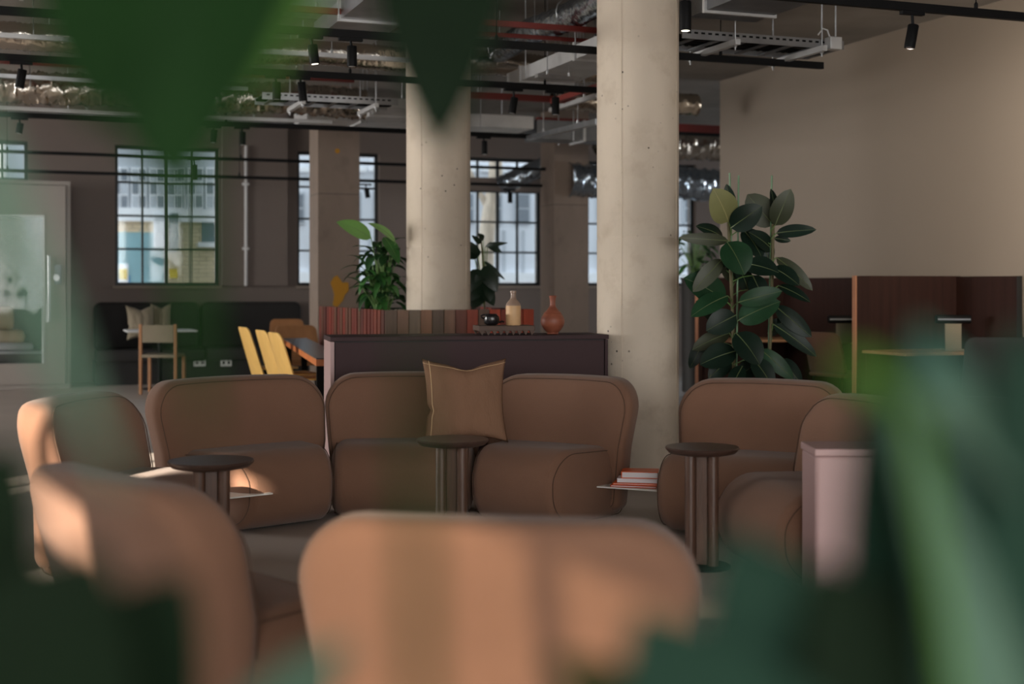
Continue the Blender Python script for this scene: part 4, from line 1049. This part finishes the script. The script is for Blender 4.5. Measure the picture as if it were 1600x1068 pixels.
track('lower of the two thin black rails crossing the back windows', 17.42, q.z, -7, 7.0, 5, 0.03, 0.04)
q = PV(1090, 212, 15.3)
track('thin black rail in the gap beside the right wall', q.y, q.z, 6.6, 12, 3, 0.03, 0.04)
# track spotlights
def spot(px, py0, py1, V, label, lean=0.0, z=None, lit=False, energy=0, size=60, aim=None):
    """cylinder from row py0 (top) to py1 (bottom) hanging at room depth V"""
    top = PV(px, py0, V); bot = PV(px, py1, V); L = top.z-bot.z
    t = thing('track_spotlight', label, 'spotlight', (top.x, V, bot.z), 0, 'black cylinder track spotlights')
    r = 0.033 if L < 0.26 else 0.038
    ax = Vector((math.sin(R(lean)), 0, math.cos(R(lean)))); b0 = Vector((0, 0, 0)); tp = b0+ax*L
    MB().tube([b0, b0+ax*0.01, tp-ax*0.004, tp], r, 20, rf=lambda i: [r*0.94, r, r, r*0.92][i]).build('lamp_body', 'black', t, True)
    MB().tube([b0-ax*0.001, b0+ax*0.004], r*0.72, 16).build('lens', 'lens' if lit else 'galv', t)
    zt = (z if z else top.z+0.07)-bot.z
    MB().tube([tp-ax*0.02, Vector((tp.x-0.01, 0, zt-0.02)), Vector((tp.x-0.01, 0, zt))], 0.009, 8).build('swivel_arm', 'black', t)
    MB().box(tp.x-0.09, tp.x+0.07, -0.017, 0.017, zt-0.022, zt-0.001).build('track_adapter', 'black', t)
    if energy:
        l = bpy.data.lights.new('spot', 'SPOT'); l.energy = energy; l.color = (1, 0.86, 0.68); l.spot_size = R(size); l.spot_blend = 0.8; l.shadow_soft_size = 0.03
        lo = bpy.data.objects.new('lamp_light', l); COL.objects.link(lo); lo.parent = t; lo.location = (-ax*0.03)
        d = (Vector(aim)-Vector(t.location)) if aim else -ax
        lo.rotation_euler = d.to_track_quat('-Z', 'Y').to_euler()
    return t
spot(1421, 38, 75, T1.y, 'black spotlight hanging in front of the taupe wall at top right', 12, 2.95, energy=110, size=95, aim=(8, 8.5, 2.2))
spot(1071, 2, 48, T1.y, 'black spotlight at the top, touching the right edge of the front column', 0, 2.95, True)
spot(492, 70, 100, T2.y, 'lit black spotlight at top left, left one of the pair past the big leaf', -8, 2.95, True)
spot(550, 72, 104, T2.y, 'upright black spotlight right of the lit one beside the big leaf', 0, 2.95)
spot(432, 128, 155, T3.y, 'dim black spotlight above the crumpled foil duct, left one of two', 0, 2.95)
spot(474, 128, 158, T3.y, 'dim black spotlight above the crumpled foil duct, right one of two', -6, 2.95)
spot(800, 152, 177, T3.y, 'tilted black spotlight between the round columns, left one of two', 10, 2.95)
spot(868, 152, 179, T3.y, 'upright black spotlight between the round columns, right one of two', 0, 2.95)
spot(30, 108, 137, T3.y, 'black spotlight in front of the foil duct at the far left edge', 10, 2.95)
spot(379, 206, 226, T4.y, 'black spotlight above the white wall pipe', 0, 2.95)
spot(332, 202, 222, T4.y, 'dim black spotlight left of the white wall pipe, above the window', 6, 2.95)
spot(29, 192, 208, T4.y, 'black spotlight above the far left window', 10, 2.95)
spot(757, 220, 241, T4.y, 'black spotlight above the window right of the planter column', 0, 2.95)
spot(575, 294, 309, 17.42, 'small black spotlight before the window right of the square pillar', -10, PV(575, 287, 17.42).z)
spot(797, 301, 317, 17.42, 'small black spotlight before the window between the round columns', 0, PV(797, 295, 17.42).z)
spot(303, 257, 281, 17.3, 'small black spotlight in front of the four-column window', 0, PV(303, 247, 17.3).z)
# wall-washing spotlights farther along the first track (beyond the right edge of the picture)
for k, (u, aim, e_) in enumerate(((6.4, (8, 9.6, 2.6), 120), (7.1, (8, 10.8, 1.8), 110))):
    px_ = None
    t = thing('track_spotlight', ['black spotlight beyond the right edge, on the top right track', 'black spotlight farthest right on the top right track'][k], 'spotlight', (u, T1.y, 2.70), 0, 'black cylinder track spotlights')
    MB().tube([(0, 0, 0), (0, 0, 0.16)], 0.036, 20).build('lamp_body', 'black', t, True)
    MB().tube([(0, 0, 0.16), (0, 0, 0.25)], 0.009, 8).build('swivel_arm', 'black', t)
    l = bpy.data.lights.new('spot', 'SPOT'); l.energy = e_; l.color = (1, 0.86, 0.68); l.spot_size = R(80); l.spot_blend = 0.9; l.shadow_soft_size = 0.03
    lo = bpy.data.objects.new('lamp_light', l); COL.objects.link(lo); lo.parent = t; lo.location = (0, 0, -0.03)
    lo.rotation_euler = (Vector(aim)-Vector(t.location)).to_track_quat('-Z', 'Y').to_euler()

# ================================================================ blurred plants close to the camera
def fore_plant(label, base, leaves, pot_r=0.16, potted=True, via=None):
    t = thing('foreground_plant', label, 'plant', base)
    if potted:
        MB().lathe([(pot_r*0.75, 0), (pot_r*0.8, 0.01), (pot_r, 0.34), (pot_r*1.04, 0.36), (pot_r*0.95, 0.36), (pot_r*0.92, 0.31)], 32).build('pot', 'pot_dark', t, True)
        MB().lathe([(pot_r*0.92, 0.30), (pot_r*0.92, 0.32)], 24).build('soil', 'soil', t)
    for (bx, by, bd, tx, ty, td, w, m, nr, cv) in leaves:
        B, T = P(bx, by, bd), P(tx, ty, td)
        add_leaf(t, B, T, w, m, m, Vector(base)+Vector((0, 0, 0.3)), W(*nr), cv, 0.12, 0.7, rib=False, stem_m=m, sr=0.003, n=12, via=via if by < 0 else None)
    return t
fc = (0.0, -1.0, 0.25)
LF, LD, LP, LB, LG = 'leaf_fore', 'leaf_fore_dark', 'leaf_fore_pale', 'leaf_fore_blue', 'leaf_fore_bright'
LT = 'leaf_fore_teal'
fore_plant('large blurred green plant hanging over the upper left, closest to the camera', W(-0.62, 0.45, 0), [
    (330, -380, 0.62, 262, 300, 0.56, 0.115, LF, fc, 0.03),
    (170, -200, 0.60, 150, 190, 0.56, 0.06, LF, fc, 0.03),
    (430, -260, 0.66, 380, 90, 0.60, 0.07, LF, (0.5, -1, 0.2), 0.03),
    (560, -260, 0.66, 400, 150, 0.58, 0.026, LG, (0.6, -0.6, 0.6), 0.03),
    (690, -260, 0.86, 686, 230, 0.82, 0.088, LD, fc, 0.02),
    (-150, -60, 0.42, 185, 770, 0.46, 0.016, LP, fc, 0.02),
    (270, -80, 0.42, 318, 690, 0.45, 0.015, LF, fc, 0.02),
    ], via=[W(-0.50, 0.5, 0.9), W(-0.40, 0.55, 1.52), W(-0.28, 0.6, 1.62)])
fore_plant('dark blurred plant filling the lower left corner', W(-0.36, 0.95, 0), [
    (-200, 1250, 0.62, 20, 690, 0.60, 0.11, LD, fc, 0.03),
    (60, 1300, 0.60, 290, 900, 0.58, 0.10, LD, fc, 0.03),
    (-100, 1400, 0.56, 150, 860, 0.55, 0.13, LD, fc, 0.03),
    (300, 1300, 0.60, 540, 1000, 0.58, 0.05, LP, (0, -0.6, 0.8), 0.03),
    (665, 1300, 0.40, 640, 470, 0.42, 0.0075, LF, fc, 0.01),
    ], 0.1)
fore_plant('large blurred blue-green plant filling the lower right', W(0.34, 0.78, 0), [
    (1640, 1400, 0.66, 1420, 540, 0.60, 0.09, LT, fc, 0.04),
    (1500, 1400, 0.64, 1372, 570, 0.60, 0.085, LT, fc, 0.04),
    (1620, 1350, 0.64, 1460, 510, 0.58, 0.11, LB, (0.3, -1, 0.4), 0.04),
    (1750, 1300, 0.62, 1600, 520, 0.58, 0.11, LT, fc, 0.04),
    (1660, 1400, 0.58, 1400, 620, 0.54, 0.030, LP, (-0.3, -0.8, 0.6), 0.03),
    (1370, 1400, 0.62, 1150, 840, 0.58, 0.12, LT, fc, 0.04),
    (1480, 1400, 0.60, 1290, 880, 0.58, 0.10, LD, (0, -0.8, 0.5), 0.04),
    (1260, 1400, 0.58, 1000, 960, 0.56, 0.10, LT, fc, 0.04),
    (1330, 960, 0.66, 1120, 890, 0.62, 0.025, LP, (0, -0.6, 0.8), 0.04),
    (1430, 640, 0.50, 1310, 575, 0.48, 0.035, LG, (0, -0.6, 0.8), 0.04),
    (1300, 1300, 0.6, 860, 1030, 0.58, 0.05, LF, fc, 0.04),
    (1600, 760, 0.60, 1440, 610, 0.56, 0.045, LP, (0, -0.7, 0.7), 0.04),
    ], 0.16)
